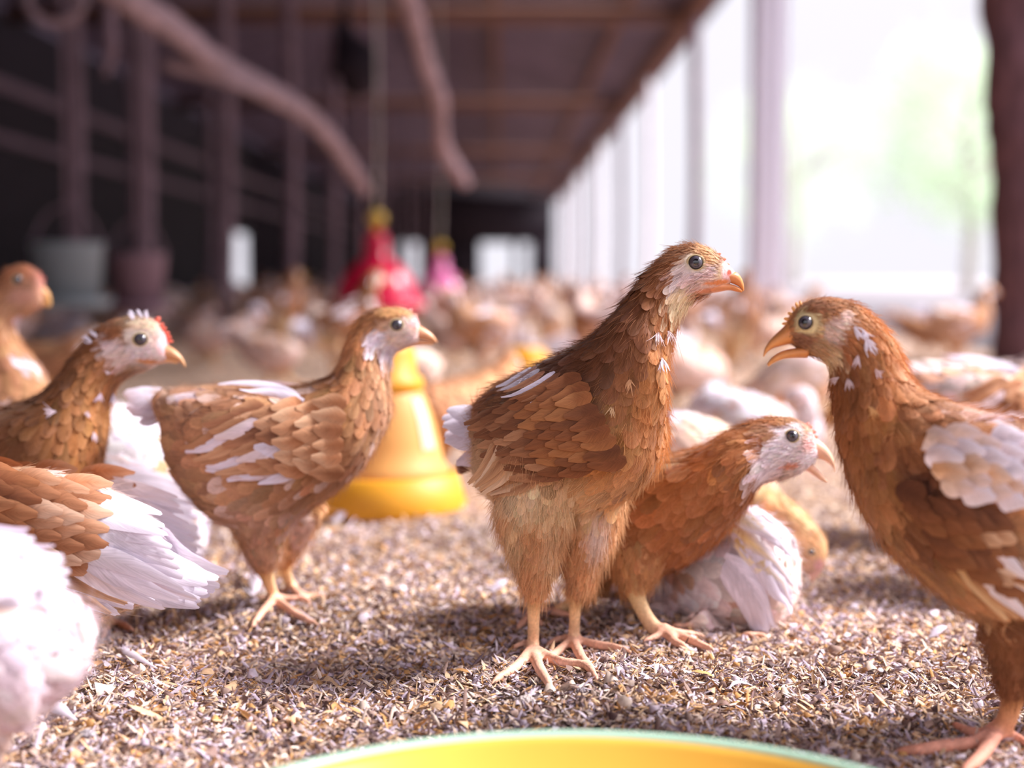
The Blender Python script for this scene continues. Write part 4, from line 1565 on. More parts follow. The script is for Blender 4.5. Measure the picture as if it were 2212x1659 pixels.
B_['C'] = dict(
    hs=0.80, ns=0.52, droop=0.5,
    rings=[(-330, 930, -320, 1060, 1.305, .02), (-220, 895, -200, 1150, 1.305, .045), (-100, 882, -80, 1170, 1.305, .058), (-5, 882, 40, 1150, 1.305, .058), (62, 868, 140, 1100, 1.295, .052), (108, 840, 200, 1040, 1.295, .045),
           (136, 810, 222, 955, 1.295, .036), (158, 778, 230, 885, 1.295, .027), (180, 748, 246, 838, 1.295, .021), (208, 718, 275, 812, 1.295, .0185), (246, 693, 310, 800, 1.295, .018), (290, 684, 335, 790, 1.295, .0165), (332, 692, 356, 782, 1.295, .013), (360, 725, 364, 778, 1.295, .007)],
    legs=[dict(th=[(-60, 1120, 70), (-50, 1190, 45), (-50, 1240, 26), (-35, 1290, 14), (-30, 1330, 15)], d=1.27, hock=2.2, toes=[[(10, 1338, 9), (40, 1342, 6)], [(0, 1355, 9), (15, 1366, 6)], [(-60, 1336, 7), (-80, 1338, 6)]]),
          dict(th=[(10, 1110, 60), (20, 1180, 40), (20, 1230, 24), (35, 1270, 13), (40, 1305, 14)], d=1.34, hock=2.2, toes=[[(80, 1312, 9), (110, 1314, 6)], [(60, 1326, 9), (75, 1336, 6)], [(10, 1308, 7), (-10, 1310, 6)]])],
    bare=[(352, 752, 16, 22, 0), (322, 781, 34, 7, 4)],
    eye=(303, 733, 13.5),
    beak_up=[(340, 735, 318, 785, .009), (362, 745, 345, 778, .0078), (378, 755, 366, 775, .006), (391, 768, 384, 780, .0036), (399, 783, 395, 787, .0014), (401, 792, 399, 794, .0004)],
    beak_lo=[(325, 776, 300, 793, .0075), (348, 773, 335, 788, .0062), (370, 774, 362, 784, .0042), (386, 781, 382, 786, .0015)],
    beak_col=((206, 146, 110), (222, 170, 120)),
    comb=[(338, 693, 11), (346, 704, 9), (352, 711, 8), (358, 720, 8), (363, 728, 7), (368, 737, 6)], comb_col=(234, 112, 92),
    pal=[(0, (150, 96, 64), (170, 116, 80)), (.2, (132, 82, 54), (170, 116, 80)), (.4, (136, 84, 52), (176, 114, 66)), (.55, (128, 78, 48), (186, 124, 74)), (.68, (146, 90, 56), (180, 122, 84)),
         (.78, (160, 104, 74), (206, 172, 150)), (.85, (196, 160, 130), (222, 204, 200)), (1, (236, 186, 186), (222, 200, 200))],
    patches=[(245, 745, 30, 26, 0, (218, 196, 196), .6), (300, 760, 46, 30, 0, (222, 204, 206), .6), (300, 730, 36, 26, 0, (224, 206, 196), .6), (250, 722, 24, 14, -30, (150, 92, 60), .6), (310, 700, 40, 14, 10, (226, 200, 176), .6),
             (352, 748, 20, 20, 0, (232, 186, 192), .6), (365, 752, 7, 6, 30, (190, 110, 110), .5), (322, 781, 34, 7, 4, (206, 140, 100), .6), (262, 775, 26, 30, 0, (222, 196, 190), .7), (190, 1000, 30, 60, 5, (196, 130, 76), .8)],
    single=[(290, 690, 278, 684, 14, WHITE), (305, 688, 296, 680, 14, WHITE), (318, 688, 312, 680, 12, WHITE), (200, 742, 186, 730, 14, WHITE), (210, 730, 198, 722, 12, WHITE), (235, 805, 226, 800, 10, PINKW), (215, 850, 206, 872, 12, (216, 196, 214)),
            (240, 850, 236, 880, 14, WHITE), (190, 900, 180, 890, 12, PINKW), (200, 935, 196, 955, 12, PINKW), (120, 890, 95, 900, 16, (210, 190, 200))],
    jit=.16)

B_['D'] = dict(
    hs=0.84, ns=0.66, droop=0.3,
    rings=[(350, 1190, 350, 1245, 1.12, .02), (310, 1130, 318, 1290, 1.12, .04), (240, 1065, 255, 1318, 1.12, .055), (150, 1030, 170, 1332, 1.115, .064), (50, 1015, 70, 1345, 1.11, .066), (-60, 1010, -50, 1350, 1.10, .066),
           (-150, 985, -160, 1330, 1.09, .06), (-230, 930, -260, 1270, 1.08, .05), (-280, 860, -330, 1160, 1.07, .038), (-300, 800, -375, 1060, 1.07, .03), (-320, 740, -395, 950, 1.07, .022), (-345, 690, -410, 830, 1.07, .018), (-380, 670, -420, 780, 1.07, .016), (-420, 690, -435, 760, 1.07, .011), (-442, 720, -444, 745, 1.07, .005)],
    blobs=[(100, 1130, 1.05, 165, 95, .026, 0.2)],
    legs=[dict(th=[(170, 1280, 62), (190, 1310, 40), (205, 1332, 22), (222, 1345, 14), (232, 1358, 14)], d=1.15, hock=2.2, toes=[[(262, 1364, 10), (286, 1376, 7)], [(230, 1376, 10), (222, 1390, 7)], [(195, 1362, 9), (170, 1366, 7)]]),
          dict(th=[(60, 1290, 66), (60, 1340, 40), (60, 1380, 22), (50, 1410, 15), (45, 1440, 15)], d=1.08, hock=2.2, toes=[[(10, 1450, 10), (-20, 1455, 7)], [(40, 1470, 10), (30, 1485, 7)], [(80, 1442, 9), (100, 1442, 7)]])],
    eye=(-388, 715, 14),
    beak_up=[(-420, 700, -415, 755, .008), (-440, 715, -432, 750, .006), (-465, 735, -460, 750, .003), (-475, 755, -473, 757, .0005)],
    beak_lo=[(-415, 745, -405, 770, .006), (-440, 748, -435, 762, .004), (-462, 752, -460, 758, .0014)],
    comb=[(-410, 680, 8), (-420, 690, 7)],
    wing_d=1.05,
    wing=[dict(b0=(60, 1200), b1=(150, 1150), t0=(250, 1308), t1=(415, 1275), n=6, w=58, c=[((226, 206, 206), WHITE), (WHITE, WHITE), ((206, 160, 130), WHITE)], off=.006, rise=.006, bend=.05),
          dict(b0=(230, 1210), b1=(280, 1170), t0=(395, 1296), t1=(438, 1250), n=5, w=60, c=[(WHITE, WHITE)], off=.008, rise=.008, bend=.07),
          dict(b0=(60, 1180), b1=(80, 1200), t0=(270, 1285), t1=(230, 1300), n=3, w=40, c=[((140, 84, 52), (206, 166, 136)), ((206, 170, 150), WHITE)], off=.012, rise=.006, bend=.03),
          dict(b0=(150, 1080), b1=(130, 1170), t0=(330, 1130), t1=(390, 1255), n=8, w=50, c=[((236, 228, 238), WHITE)], off=.008, rise=.006, bend=-.03),
          ] + coverts((-110, 1035), (-110, 1200), (130, 1060), (120, 1210), 105, 6, 7, 54, [((140, 82, 52), (170, 110, 72)), ((120, 70, 46), (150, 94, 62)), ((158, 98, 62), (184, 126, 88))],
                      [((164, 104, 68), (200, 150, 118)), ((142, 88, 58), (176, 120, 86)), ((186, 132, 100), (214, 176, 150))], .011),
    pal=[(0, WHITE, WHITE), (.12, (236, 220, 222), (226, 200, 180)), (.22, (206, 160, 130), (206, 160, 126)), (.4, (176, 116, 78), (196, 140, 100)), (.7, (150, 92, 58), (180, 120, 80)), (.85, (160, 104, 70), (200, 160, 140)), (1, (220, 180, 170), (220, 190, 180))],
    patches=[(90, 1030, 60, 12, 8, (226, 196, 186), .6), (200, 1230, 60, 40, 20, (196, 140, 100), .8), (30, 1180, 50, 30, 0, (120, 70, 48), .8)],
    jit=.12)

B_['L'] = dict(
    hs=0.84, ns=0.66, droop=0.45,
    rings=[(426, 1110, 420, 1190, 1.50, .03), (414, 1030, 408, 1225, 1.50, .05), (384, 960, 376, 1240, 1.495, .062), (325, 905, 320, 1245, 1.49, .068), (255, 874, 245, 1246, 1.485, .068), (170, 890, 160, 1240, 1.48, .066), (80, 930, 70, 1235, 1.48, .06),
           (0, 950, -20, 1225, 1.48, .052), (-60, 960, -80, 1200, 1.48, .042), (-110, 970, -120, 1150, 1.48, .032), (-150, 985, -150, 1110, 1.48, .024), (-190, 1000, -175, 1095, 1.48, .0195), (-220, 1020, -200, 1098, 1.48, .018), (-242, 1050, -222, 1105, 1.48, .014), (-252, 1080, -240, 1110, 1.48, .009), (-256, 1096, -250, 1110, 1.48, .005)],
    legs=[dict(th=[(200, 1200, 50), (200, 1215, 32), (200, 1225, 18), (200, 1236, 12), (200, 1246, 12)], d=1.47, hock=2.2, toes=[[(160, 1250, 8), (140, 1252, 5)], [(180, 1258, 8), (172, 1262, 5)]]),
          dict(th=[(120, 1200, 50), (120, 1210, 32), (120, 1218, 18), (120, 1224, 12), (120, 1230, 12)], d=1.52, hock=2.2, toes=[[(80, 1234, 8), (60, 1236, 5)], [(100, 1240, 8), (92, 1246, 5)]])],
    eye=(-222, 1062, 9),
    beak_up=[(-248, 1080, -238, 1110, .007), (-262, 1098, -252, 1116, .005), (-270, 1118, -266, 1124, .002), (-272, 1128, -271, 1129, .0005)],
    beak_lo=[(-240, 1104, -226, 1116, .006), (-254, 1112, -246, 1122, .004), (-266, 1122, -262, 1127, .001)],
    wing_d=1.42,
    wing=[dict(b0=(180, 1030), b1=(190, 1110), t0=(400, 1060), t1=(432, 1160), n=10, w=46, c=[((238, 230, 240), WHITE), (WHITE, WHITE)], off=.004, rise=.006, bend=-.05),
          dict(b0=(180, 1120), b1=(190, 1170), t0=(430, 1165), t1=(425, 1225), n=6, w=46, c=[((238, 230, 240), WHITE), (WHITE, WHITE)], off=.004, rise=.006, bend=-.03)],
    pal=[(0, WHITE, WHITE), (.3, (240, 232, 240), (232, 214, 210)), (.5, (236, 222, 222), (226, 200, 180)), (.85, (200, 150, 116), (214, 180, 160)), (1, (220, 180, 170), (220, 190, 180))],
    patches=[(330, 1000, 12, 40, -40, (222, 184, 146), .6), (300, 1060, 14, 24, 20, (226, 194, 160), .7), (262, 1075, 14, 20, 0, (222, 186, 146), .7), (398, 1070, 12, 60, -15, (222, 182, 140), .7), (345, 950, 12, 30, -50, (220, 184, 150), .7)],
    thigh=(228, 206, 204), jit=.05, mottle=(.14, (232, 208, 200), .34), lift=1.3)

B_['E'] = dict(
    hs=0.84, ns=0.62, droop=0.25,
    rings=[(190, 1330, 165, 1440, .84, .025), (140, 1290, 110, 1510, .835, .040), (70, 1240, 40, 1560, .83, .05), (-20, 1180, -20, 1590, .82, .056), (-120, 1110, -130, 1600, .81, .06), (-230, 1060, -250, 1570, .80, .056), (-320, 1000, -380, 1460, .79, .046),
           (-370, 930, -450, 1330, .79, .034), (-400, 860, -480, 1180, .79, .026), (-430, 790, -510, 1020, .79, .02), (-460, 750, -520, 890, .79, .018), (-500, 740, -540, 850, .79, .016), (-540, 760, -555, 820, .79, .011), (-565, 790, -567, 810, .79, .005)],
    legs=[dict(th=[(-60, 1520, 90), (-50, 1600, 60), (-50, 1660, 32), (-60, 1720, 22), (-70, 1770, 22)], d=.80, hock=2.2, toes=[[(-130, 1790, 14), (-170, 1800, 10)], [(-80, 1820, 14), (-90, 1845, 10)], [(-20, 1775, 12), (10, 1776, 9)]]),
          dict(th=[(-150, 1520, 90), (-150, 1600, 60), (-150, 1650, 32), (-160, 1700, 22), (-170, 1730, 22)], d=.86, hock=2.2, toes=[[(-230, 1740, 14), (-260, 1745, 10)], [(-190, 1770, 14), (-200, 1785, 10)], [(-120, 1732, 12), (-90, 1732, 9)]])],
    eye=(-508, 790, 18),
    beak_up=[(-545, 775, -540, 835, .008), (-570, 795, -560, 830, .006), (-595, 815, -590, 832, .003), (-607, 838, -605, 840, .0005)],
    beak_lo=[(-540, 825, -530, 850, .006), (-568, 828, -562, 844, .004), (-590, 832, -588, 840, .0014)],
    comb=[(-535, 752, 10), (-548, 765, 9)],
    wing_d=.765,
    wing=[dict(b0=(-120, 1170), b1=(-130, 1250), t0=(130, 1222), t1=(130, 1310), n=7, w=60, c=[(WHITE, WHITE), ((226, 206, 212), WHITE)], off=.004, rise=.004, bend=.03),
          dict(b0=(-200, 1160), b1=(-200, 1240), t0=(60, 1190), t1=(60, 1290), n=6, w=64, c=[(WHITE, WHITE), ((232, 220, 226), WHITE)], off=.008, rise=.003, bend=.03)],
    pal=[(0, (212, 194, 202), (208, 184, 190)), (.3, (216, 202, 212), (212, 190, 198)), (.6, (226, 196, 180), (214, 180, 160)), (.85, (200, 150, 116), (214, 180, 160)), (1, (220, 180, 170), (220, 190, 180))],
    patches=[(60, 1300, 70, 14, 0, (206, 156, 110), .7), (150, 1420, 60, 60, 20, (222, 200, 200), 1.0)],
    thigh=(228, 206, 204), jit=.06, lift=1.6, fluff=1.35)

B_['F'] = dict(
    hs=0.80, ns=0.5, droop=0.4,
    rings=[(-330, 760, -330, 860, 1.69, .02), (-240, 740, -230, 960, 1.68, .045), (-150, 745, -120, 1010, 1.67, .058), (-70, 752, -10, 1000, 1.66, .058), (-35, 750, 80, 930, 1.66, .05), (-32, 735, 100, 845, 1.66, .042), (-32, 715, 75, 790, 1.66, .032), (-30, 690, 42, 745, 1.66, .024), (-25, 650, 30, 712, 1.66, .02),
           (-12, 612, 42, 690, 1.66, .0185), (10, 584, 60, 680, 1.66, .0175), (48, 570, 78, 672, 1.66, .016), (80, 585, 92, 664, 1.66, .012), (96, 612, 98, 652, 1.66, .006)],
    legs=[dict(th=[(-60, 940, 60), (-50, 1000, 38), (-50, 1040, 22), (-40, 1100, 12), (-30, 1165, 13)], d=1.63, hock=2.2, toes=[[(10, 1172, 8), (35, 1176, 5)], [(0, 1186, 8), (10, 1194, 5)], [(-60, 1168, 7), (-75, 1170, 5)]]),
          dict(th=[(0, 930, 56), (5, 990, 36), (5, 1030, 20), (15, 1090, 12), (20, 1148, 13)], d=1.70, hock=2.2, toes=[[(60, 1152, 8), (80, 1154, 5)], [(45, 1164, 8), (55, 1170, 5)], [(-5, 1150, 7), (-20, 1152, 5)]])],
    eye=(38, 604, 9.5),
    beak_up=[(82, 608, 70, 648, .009), (97, 620, 88, 646, .007), (107, 634, 102, 650, .004), (111, 652, 109, 664, .001)],
    beak_lo=[(75, 645, 60, 662, .007), (92, 646, 84, 660, .0055), (104, 650, 100, 662, .003), (108, 660, 106, 665, .0008)],
    beak_col=((214, 140, 90), (232, 180, 110)),
    comb=[(84, 592, 6), (92, 602, 6)], comb_col=(214, 120, 110),
    pal=[(0, (170, 110, 76), (180, 126, 90)), (.3, (176, 116, 80), (188, 132, 94)), (.55, (180, 118, 78), (190, 134, 96)), (.75, (166, 106, 74), (190, 140, 110)), (.88, (170, 106, 78), (200, 150, 126)), (1, (200, 130, 116), (206, 156, 130))],
    patches=[(40, 770, 40, 12, 20, WHITE, .5), (20, 870, 30, 12, 0, WHITE, .5), (40, 690, 12, 14, 0, (226, 206, 216), .6), (50, 640, 30, 20, 0, (206, 150, 130), .6)],
    jit=.15, mottle=(.12, (226, 196, 180), .5))

B_['G'] = dict(
    hs=0.78, ns=0.55, droop=0.35,
    rings=[(2560, 985, 2545, 1085, .93, .02), (2480, 940, 2460, 1220, .93, .04), (2385, 915, 2345, 1310, .93, .052), (2275, 915, 2225, 1355, .935, .060), (2170, 905, 2110, 1330, .945, .060), (2085, 880, 2012, 1262, .955, .054), (2030, 862, 1932, 1195, .965, .046),
           (1992, 848, 1868, 1105, .975, .040), (1962, 818, 1828, 1008, .98, .032), (1945, 782, 1808, 910, .985, .026), (1928, 745, 1803, 838, .985, .022), (1905, 710, 1796, 792, .985, .0195), (1872, 678, 1775, 772, .985, .0185),
           (1835, 654, 1750, 765, .985, .018), (1790, 645, 1728, 752, .985, .0165), (1748, 652, 1712, 742, .985, .0135), (1712, 680, 1698, 738, .985, .009), (1696, 704, 1692, 730, .985, .005)],
    blobs=[(2180, 1060, .905, 180, 150, .030, 0.45)],
    legs=[dict(th=[(2215, 1280, 110), (2200, 1350, 82), (2195, 1410, 58), (2192, 1462, 40), (2188, 1505, 26), (2172, 1560, 22), (2152, 1610, 25)], d=.93, hock=3.6,
               toes=[[(2100, 1628, 16), (2040, 1634, 15), (1985, 1642, 14), (1945, 1638, 8)], [(2120, 1606, 14), (2088, 1598, 12), (2062, 1582, 8)], [(2120, 1655, 16), (2085, 1685, 12)], [(2190, 1612, 13), (2225, 1630, 9)]]),
          dict(th=[(2330, 1280, 100), (2320, 1350, 70), (2318, 1410, 50), (2315, 1460, 32), (2310, 1500, 22), (2300, 1540, 20), (2285, 1575, 22)], d=.98, hock=3.6,
               toes=[[(2250, 1582, 13), (2228, 1586, 8)], [(2262, 1600, 13), (2240, 1616, 8)], [(2320, 1580, 11), (2345, 1582, 8)]])],
    eye=(1740, 697, 15.5),
    beak_up=[(1712, 684, 1722, 742, .0095), (1693, 706, 1702, 744, .0082), (1676, 722, 1685, 748, .0066), (1661, 738, 1670, 752, .0046), (1652, 753, 1658, 760, .0024), (1648, 769, 1650, 771, .0004)],
    beak_lo=[(1742, 748, 1742, 774, .0085), (1715, 752, 1716, 774, .0070), (1690, 758, 1692, 776, .0054), (1670, 770, 1672, 784, .0034), (1657, 786, 1660, 792, .0008)],
    beak_col=((214, 140, 84), (232, 164, 104)),
    comb=[(1722, 660, 7), (1715, 668, 7), (1707, 678, 7), (1700, 689, 7), (1695, 699, 6), (1729, 655, 5)], comb_col=(240, 176, 112),
    wing_d=.905,
    wing=[dict(b0=(2050, 1160), b1=(2140, 1240), t0=(2180, 1320), t1=(2290, 1330), n=6, w=46, c=[((206, 160, 116), (224, 190, 150)), ((150, 92, 60), (206, 160, 120)), ((226, 210, 220), (236, 226, 236))], off=.004, rise=.006, bend=.03),
          dict(b0=(2060, 1120), b1=(2140, 1190), t0=(2170, 1220), t1=(2300, 1290), n=6, w=54, c=[((136, 82, 54), (166, 110, 74)), ((190, 140, 106), (226, 196, 176)), ((226, 206, 210), (232, 222, 232))], off=.007, rise=.004, bend=.03),
          ] + coverts((1950, 1060), (2040, 1180), (2110, 1110), (2150, 1240), 84, 5, 6, 56, [((96, 58, 42), (118, 74, 52)), ((112, 68, 46), (138, 88, 60)), ((122, 76, 50), (146, 96, 64))], [((98, 60, 44), (124, 80, 56)), ((160, 112, 82), (206, 166, 136)), ((116, 72, 50), (150, 100, 68))], .008)
          + coverts((2010, 960), (2050, 1050), (2230, 960), (2220, 1090), 66, 6, 5, 56, [((206, 176, 160), (222, 200, 200)), ((218, 200, 206), WHITE), ((190, 146, 112), (216, 186, 170))], [((222, 206, 216), WHITE), ((214, 192, 196), WHITE), (WHITE, WHITE), ((196, 150, 120), (218, 190, 180))], .010),
    pal=[(0, (176, 112, 74), (190, 140, 104)), (.2, (176, 118, 84), (200, 150, 112)), (.4, (176, 114, 76), (176, 120, 80)), (.5, (178, 112, 70), (160, 100, 62)), (.62, (190, 126, 80), (150, 92, 58)), (.72, (186, 122, 78), (156, 98, 64)),
         (.82, (170, 108, 70), (190, 146, 110)), (.9, (166, 106, 72), (176, 124, 92)), (1, (210, 140, 90), (190, 130, 90))],
    patches=[(2060, 890, 50, 18, 10, (216, 176, 160), .7), (2130, 915, 50, 16, 12, (230, 212, 220), .6), (1990, 1010, 70, 60, 20, (124, 74, 52), .8), (2010, 1130, 80, 100, 20, (130, 78, 54), .8), (1880, 1080, 26, 110, -18, (186, 128, 88), .8),
             (1905, 880, 40, 60, 20, (196, 130, 82), .8), (2080, 975, 50, 40, 0, (226, 206, 210), .7), (1800, 715, 26, 34, 0, (216, 186, 176), .6), (1822, 690, 16, 22, 0, (222, 196, 186), .6), (1790, 770, 26, 30, 20, (214, 186, 156), .6),
             (1740, 697, 32, 30, 0, (222, 200, 156), .45), (1735, 735, 30, 18, 10, (150, 102, 80), .6), (1770, 750, 26, 20, 0, (190, 150, 120), .6), (1770, 665, 40, 16, 0, (150, 96, 66), .6), (2150, 1420, 40, 50, 0, (140, 88, 58), .8), (2180, 1380, 60, 40, 0, (150, 96, 64), .8)],
    single=[(1845, 708, 1858, 738, 16, WHITE), (1862, 715, 1872, 740, 16, WHITE), (1870, 735, 1885, 770, 18, WHITE), (1852, 770, 1856, 800, 14, PINKW), (1815, 815, 1808, 830, 12, PINKW), (1835, 820, 1842, 845, 12, PINKW),
            (1880, 880, 1895, 912, 12, (226, 176, 120)), (1890, 800, 1905, 825, 12, (220, 190, 190))],
    thigh=(140, 88, 58), leg_col=((206, 150, 90), (222, 156, 132)), jit=.14)

B_['H'] = dict(
    hs=0.78, ns=0.52, droop=0.2,
    rings=[(1190, 1062, 1185, 1130, 1.31, .02), (1230, 1022, 1230, 1200, 1.295, .042), (1300, 1002, 1312, 1240, 1.275, .055), (1380, 992, 1400, 1244, 1.255, .058), (1448, 985, 1488, 1212, 1.235, .052), (1498, 976, 1560, 1150, 1.215, .044), (1532, 960, 1608, 1095, 1.20, .035),
           (1558, 945, 1632, 1052, 1.195, .028), (1588, 928, 1656, 1036, 1.195, .022), (1622, 912, 1684, 1034, 1.195, .019), (1665, 903, 1712, 1028, 1.195, .018), (1708, 904, 1740, 1012, 1.195, .016), (1742, 922, 1758, 998, 1.195, .012), (1762, 950, 1766, 988, 1.195, .006)],
    legs=[dict(th=[(1385, 1140, 50), (1376, 1195, 62), (1372, 1245, 44), (1372, 1275, 24), (1388, 1318, 17), (1415, 1358, 18), (1440, 1386, 18)], d=1.225, hock=3.0,
               toes=[[(1490, 1400, 11), (1535, 1416, 7)], [(1455, 1402, 11), (1478, 1412, 8)], [(1470, 1384, 10), (1510, 1386, 7)], [(1415, 1392, 9), (1395, 1396, 6)]]),
          dict(th=[(1295, 1205, 56), (1275, 1250, 38), (1255, 1285, 20), (1225, 1308, 13), (1190, 1325, 13), (1150, 1332, 14)], d=1.27, hock=2.0,
               toes=[[(1200, 1338, 9), (1245, 1345, 6)], [(1140, 1350, 9), (1122, 1366, 7)], [(1160, 1352, 9), (1170, 1362, 6)]])],
    eye=(1711, 942, 13),
    beak_up=[(1748, 940, 1730, 990, .0095), (1768, 950, 1752, 990, .008), (1784, 964, 1772, 992, .0062), (1796, 982, 1788, 1000, .004), (1803, 1002, 1799, 1010, .0018), (1804, 1018, 1802, 1020, .0004)],
    beak_lo=[(1722, 990, 1700, 1014, .0085), (1744, 996, 1735, 1016, .0068), (1762, 1010, 1755, 1026, .005), (1777, 1026, 1771, 1037, .003), (1788, 1040, 1784, 1043, .0006)],
    beak_col=((230, 170, 140), (236, 192, 160)),
    comb=[(1748, 924, 9), (1755, 933, 9), (1760, 943, 8), (1765, 952, 7), (1742, 918, 7), (1750, 938, 7)], comb_col=(236, 140, 120),
    pal=[(0, (170, 110, 72), (176, 118, 80)), (.3, (176, 114, 72), (166, 104, 64)), (.5, (186, 122, 78), (168, 106, 66)), (.65, (172, 108, 66), (172, 112, 74)), (.76, (158, 98, 62), (212, 186, 176)), (.86, (186, 134, 96), (232, 220, 226)), (1, (236, 190, 180), (230, 206, 206))],
    patches=[(1680, 960, 50, 46, 0, (232, 220, 226), .6), (1660, 1010, 40, 34, 0, (226, 210, 214), .6), (1655, 935, 30, 18, 20, (190, 140, 110), .6), (1714, 942, 28, 26, 0, (226, 214, 216), .5), (1712, 1005, 24, 7, -8, (214, 140, 116), .9), (1752, 955, 14, 24, 20, (238, 190, 186), .6), (1650, 960, 12, 16, 0, (170, 110, 80), .6),
             (1480, 1010, 50, 16, 10, (222, 170, 130), .7)],
    jit=.14)

B_['I'] = dict(mirror=False,
    hs=0.86, ns=0.72, droop=0.5,
    rings=[(1690, 1190, 1694, 1300, 1.265, .025), (1665, 1140, 1672, 1350, 1.27, .042), (1600, 1115, 1608, 1376, 1.295, .054), (1520, 1118, 1520, 1380, 1.345, .056), (1440, 1140, 1436, 1380, 1.39, .058), (1370, 1180, 1362, 1352, 1.43, .052), (1320, 1200, 1300, 1330, 1.455, .043),
           (1300, 1170, 1270, 1280, 1.475, .033), (1300, 1130, 1262, 1215, 1.485, .024), (1312, 1090, 1268, 1160, 1.48, .019), (1335, 1075, 1290, 1130, 1.49, .017), (1365, 1085, 1345, 1130, 1.49, .013), (1382, 1105, 1372, 1125, 1.49, .006)],
    blobs=[(1640, 1200, 1.262, 60, 110, .022, -0.3)],
    legs=[dict(th=[(1500, 1340, 40), (1530, 1370, 26), (1560, 1378, 14), (1590, 1382, 10), (1615, 1384, 9)], d=1.25, hock=2.2, toes=[[(1640, 1384, 7), (1655, 1386, 5)], [(1630, 1390, 7), (1640, 1394, 5)]]),
          dict(th=[(1420, 1330, 40), (1430, 1355, 26), (1440, 1362, 14), (1450, 1364, 10), (1460, 1365, 9)], d=1.30, hock=2.2, toes=[[(1480, 1366, 7), (1490, 1366, 5)]])],
    eye=(1325, 1105, 8),
    beak_up=[(1370, 1090, 1362, 1120, .007), (1388, 1105, 1382, 1120, .004), (1400, 1122, 1398, 1124, .0006)],
    beak_lo=[(1362, 1115, 1355, 1130, .006), (1382, 1118, 1378, 1128, .003), (1396, 1124, 1395, 1127, .0008)],
    wing_d=1.225,
    wing=[dict(b0=(1570, 1120), b1=(1600, 1180), t0=(1700, 1235), t1=(1690, 1330), n=8, w=30, c=[((244, 226, 190), WHITE), (WHITE, WHITE), ((236, 206, 150), WHITE)], off=.006, rise=.006, bend=-.06),
          dict(b0=(1570, 1200), b1=(1560, 1240), t0=(1665, 1340), t1=(1640, 1380), n=5, w=36, c=[(WHITE, WHITE)], off=.006, rise=.005, bend=-.10),
          dict(b0=(1560, 1105), b1=(1600, 1110), t0=(1660, 1160), t1=(1690, 1200), n=5, w=30, c=[(WHITE, WHITE), ((244, 222, 190), WHITE)], off=.008, rise=.005, bend=-.06)],
    pal=[(0, (236, 214, 206), (224, 190, 176)), (.2, WHITE, (232, 212, 210)), (.5, (244, 236, 242), (228, 204, 204)), (.7, (232, 206, 200), (214, 180, 170)), (1, (220, 180, 160), (214, 180, 170))],
    patches=[(1565, 1330, 14, 70, 10, (196, 150, 130), .7), (1440, 1240, 40, 30, 0, (206, 160, 140), .8), (1500, 1360, 90, 30, 0, (226, 200, 190), .8), (1680, 1320, 16, 24, 0, (150, 100, 76), .7)],
    thigh=(228, 206, 204), jit=.06, lift=1.4)

B_['J'] = dict(
    hs=0.82, ns=0.55, droop=0.3,
    rings=[(1330, 935, 1345, 1020, 1.56, .02), (1395, 905, 1400, 1080, 1.55, .045), (1465, 893, 1470, 1130, 1.535, .056), (1535, 910, 1530, 1160, 1.515, .056), (1590, 965, 1568, 1180, 1.49, .05), (1625, 1020, 1598, 1180, 1.465, .042), (1658, 1052, 1625, 1172, 1.445, .033),
           (1695, 1078, 1655, 1172, 1.425, .025), (1730, 1105, 1685, 1185, 1.41, .020), (1760, 1135, 1705, 1205, 1.40, .0185), (1779, 1165, 1722, 1222, 1.40, .018), (1784, 1195, 1732, 1232, 1.40, .015), (1780, 1216, 1742, 1238, 1.40, .010), (1774, 1228, 1752, 1238, 1.40, .006)],
    legs=[dict(th=[(1490, 1110, 50), (1495, 1150, 32), (1498, 1170, 18), (1505, 1190, 12), (1510, 1205, 12)], d=1.55, hock=2.2, toes=[[(1545, 1210, 7), (1560, 1212, 5)], [(1530, 1218, 7), (1540, 1224, 5)]]),
          dict(th=[(1440, 1110, 50), (1445, 1150, 32), (1448, 1165, 18), (1455, 1180, 12), (1460, 1192, 12)], d=1.62, hock=2.2, toes=[[(1495, 1196, 7), (1510, 1198, 5)], [(1480, 1204, 7), (1490, 1210, 5)]])],
    eye=(1753, 1193, 7),
    beak_up=[(1782, 1212, 1752, 1236, .007), (1776, 1232, 1750, 1244, .005), (1766, 1248, 1752, 1252, .003), (1757, 1258, 1754, 1258, .0006)],
    beak_lo=[(1756, 1232, 1740, 1236, .005), (1754, 1243, 1746, 1244, .004), (1754, 1254, 1751, 1254, .001)],
    beak_col=((232, 180, 170), (230, 190, 160)),
    pal=[(0, (222, 190, 170), (222, 180, 150)), (.2, (226, 196, 180), (220, 170, 130)), (.4, (226, 190, 166), (210, 160, 124)), (.55, (220, 168, 120), (208, 152, 110)), (.75, (224, 176, 132), (214, 166, 132)), (.9, (230, 190, 146), (226, 190, 170)), (1, (236, 186, 180), (230, 190, 180))],
    patches=[(1480, 905, 50, 14, 0, WHITE, .6), (1530, 930, 30, 14, 30, (226, 206, 214), .6), (1768, 1225, 12, 16, 0, (238, 186, 184), .6), (1717, 1168, 12, 10, 0, (234, 200, 200), .6)],
    jit=.10, mottle=(.18, (240, 226, 226), .45))

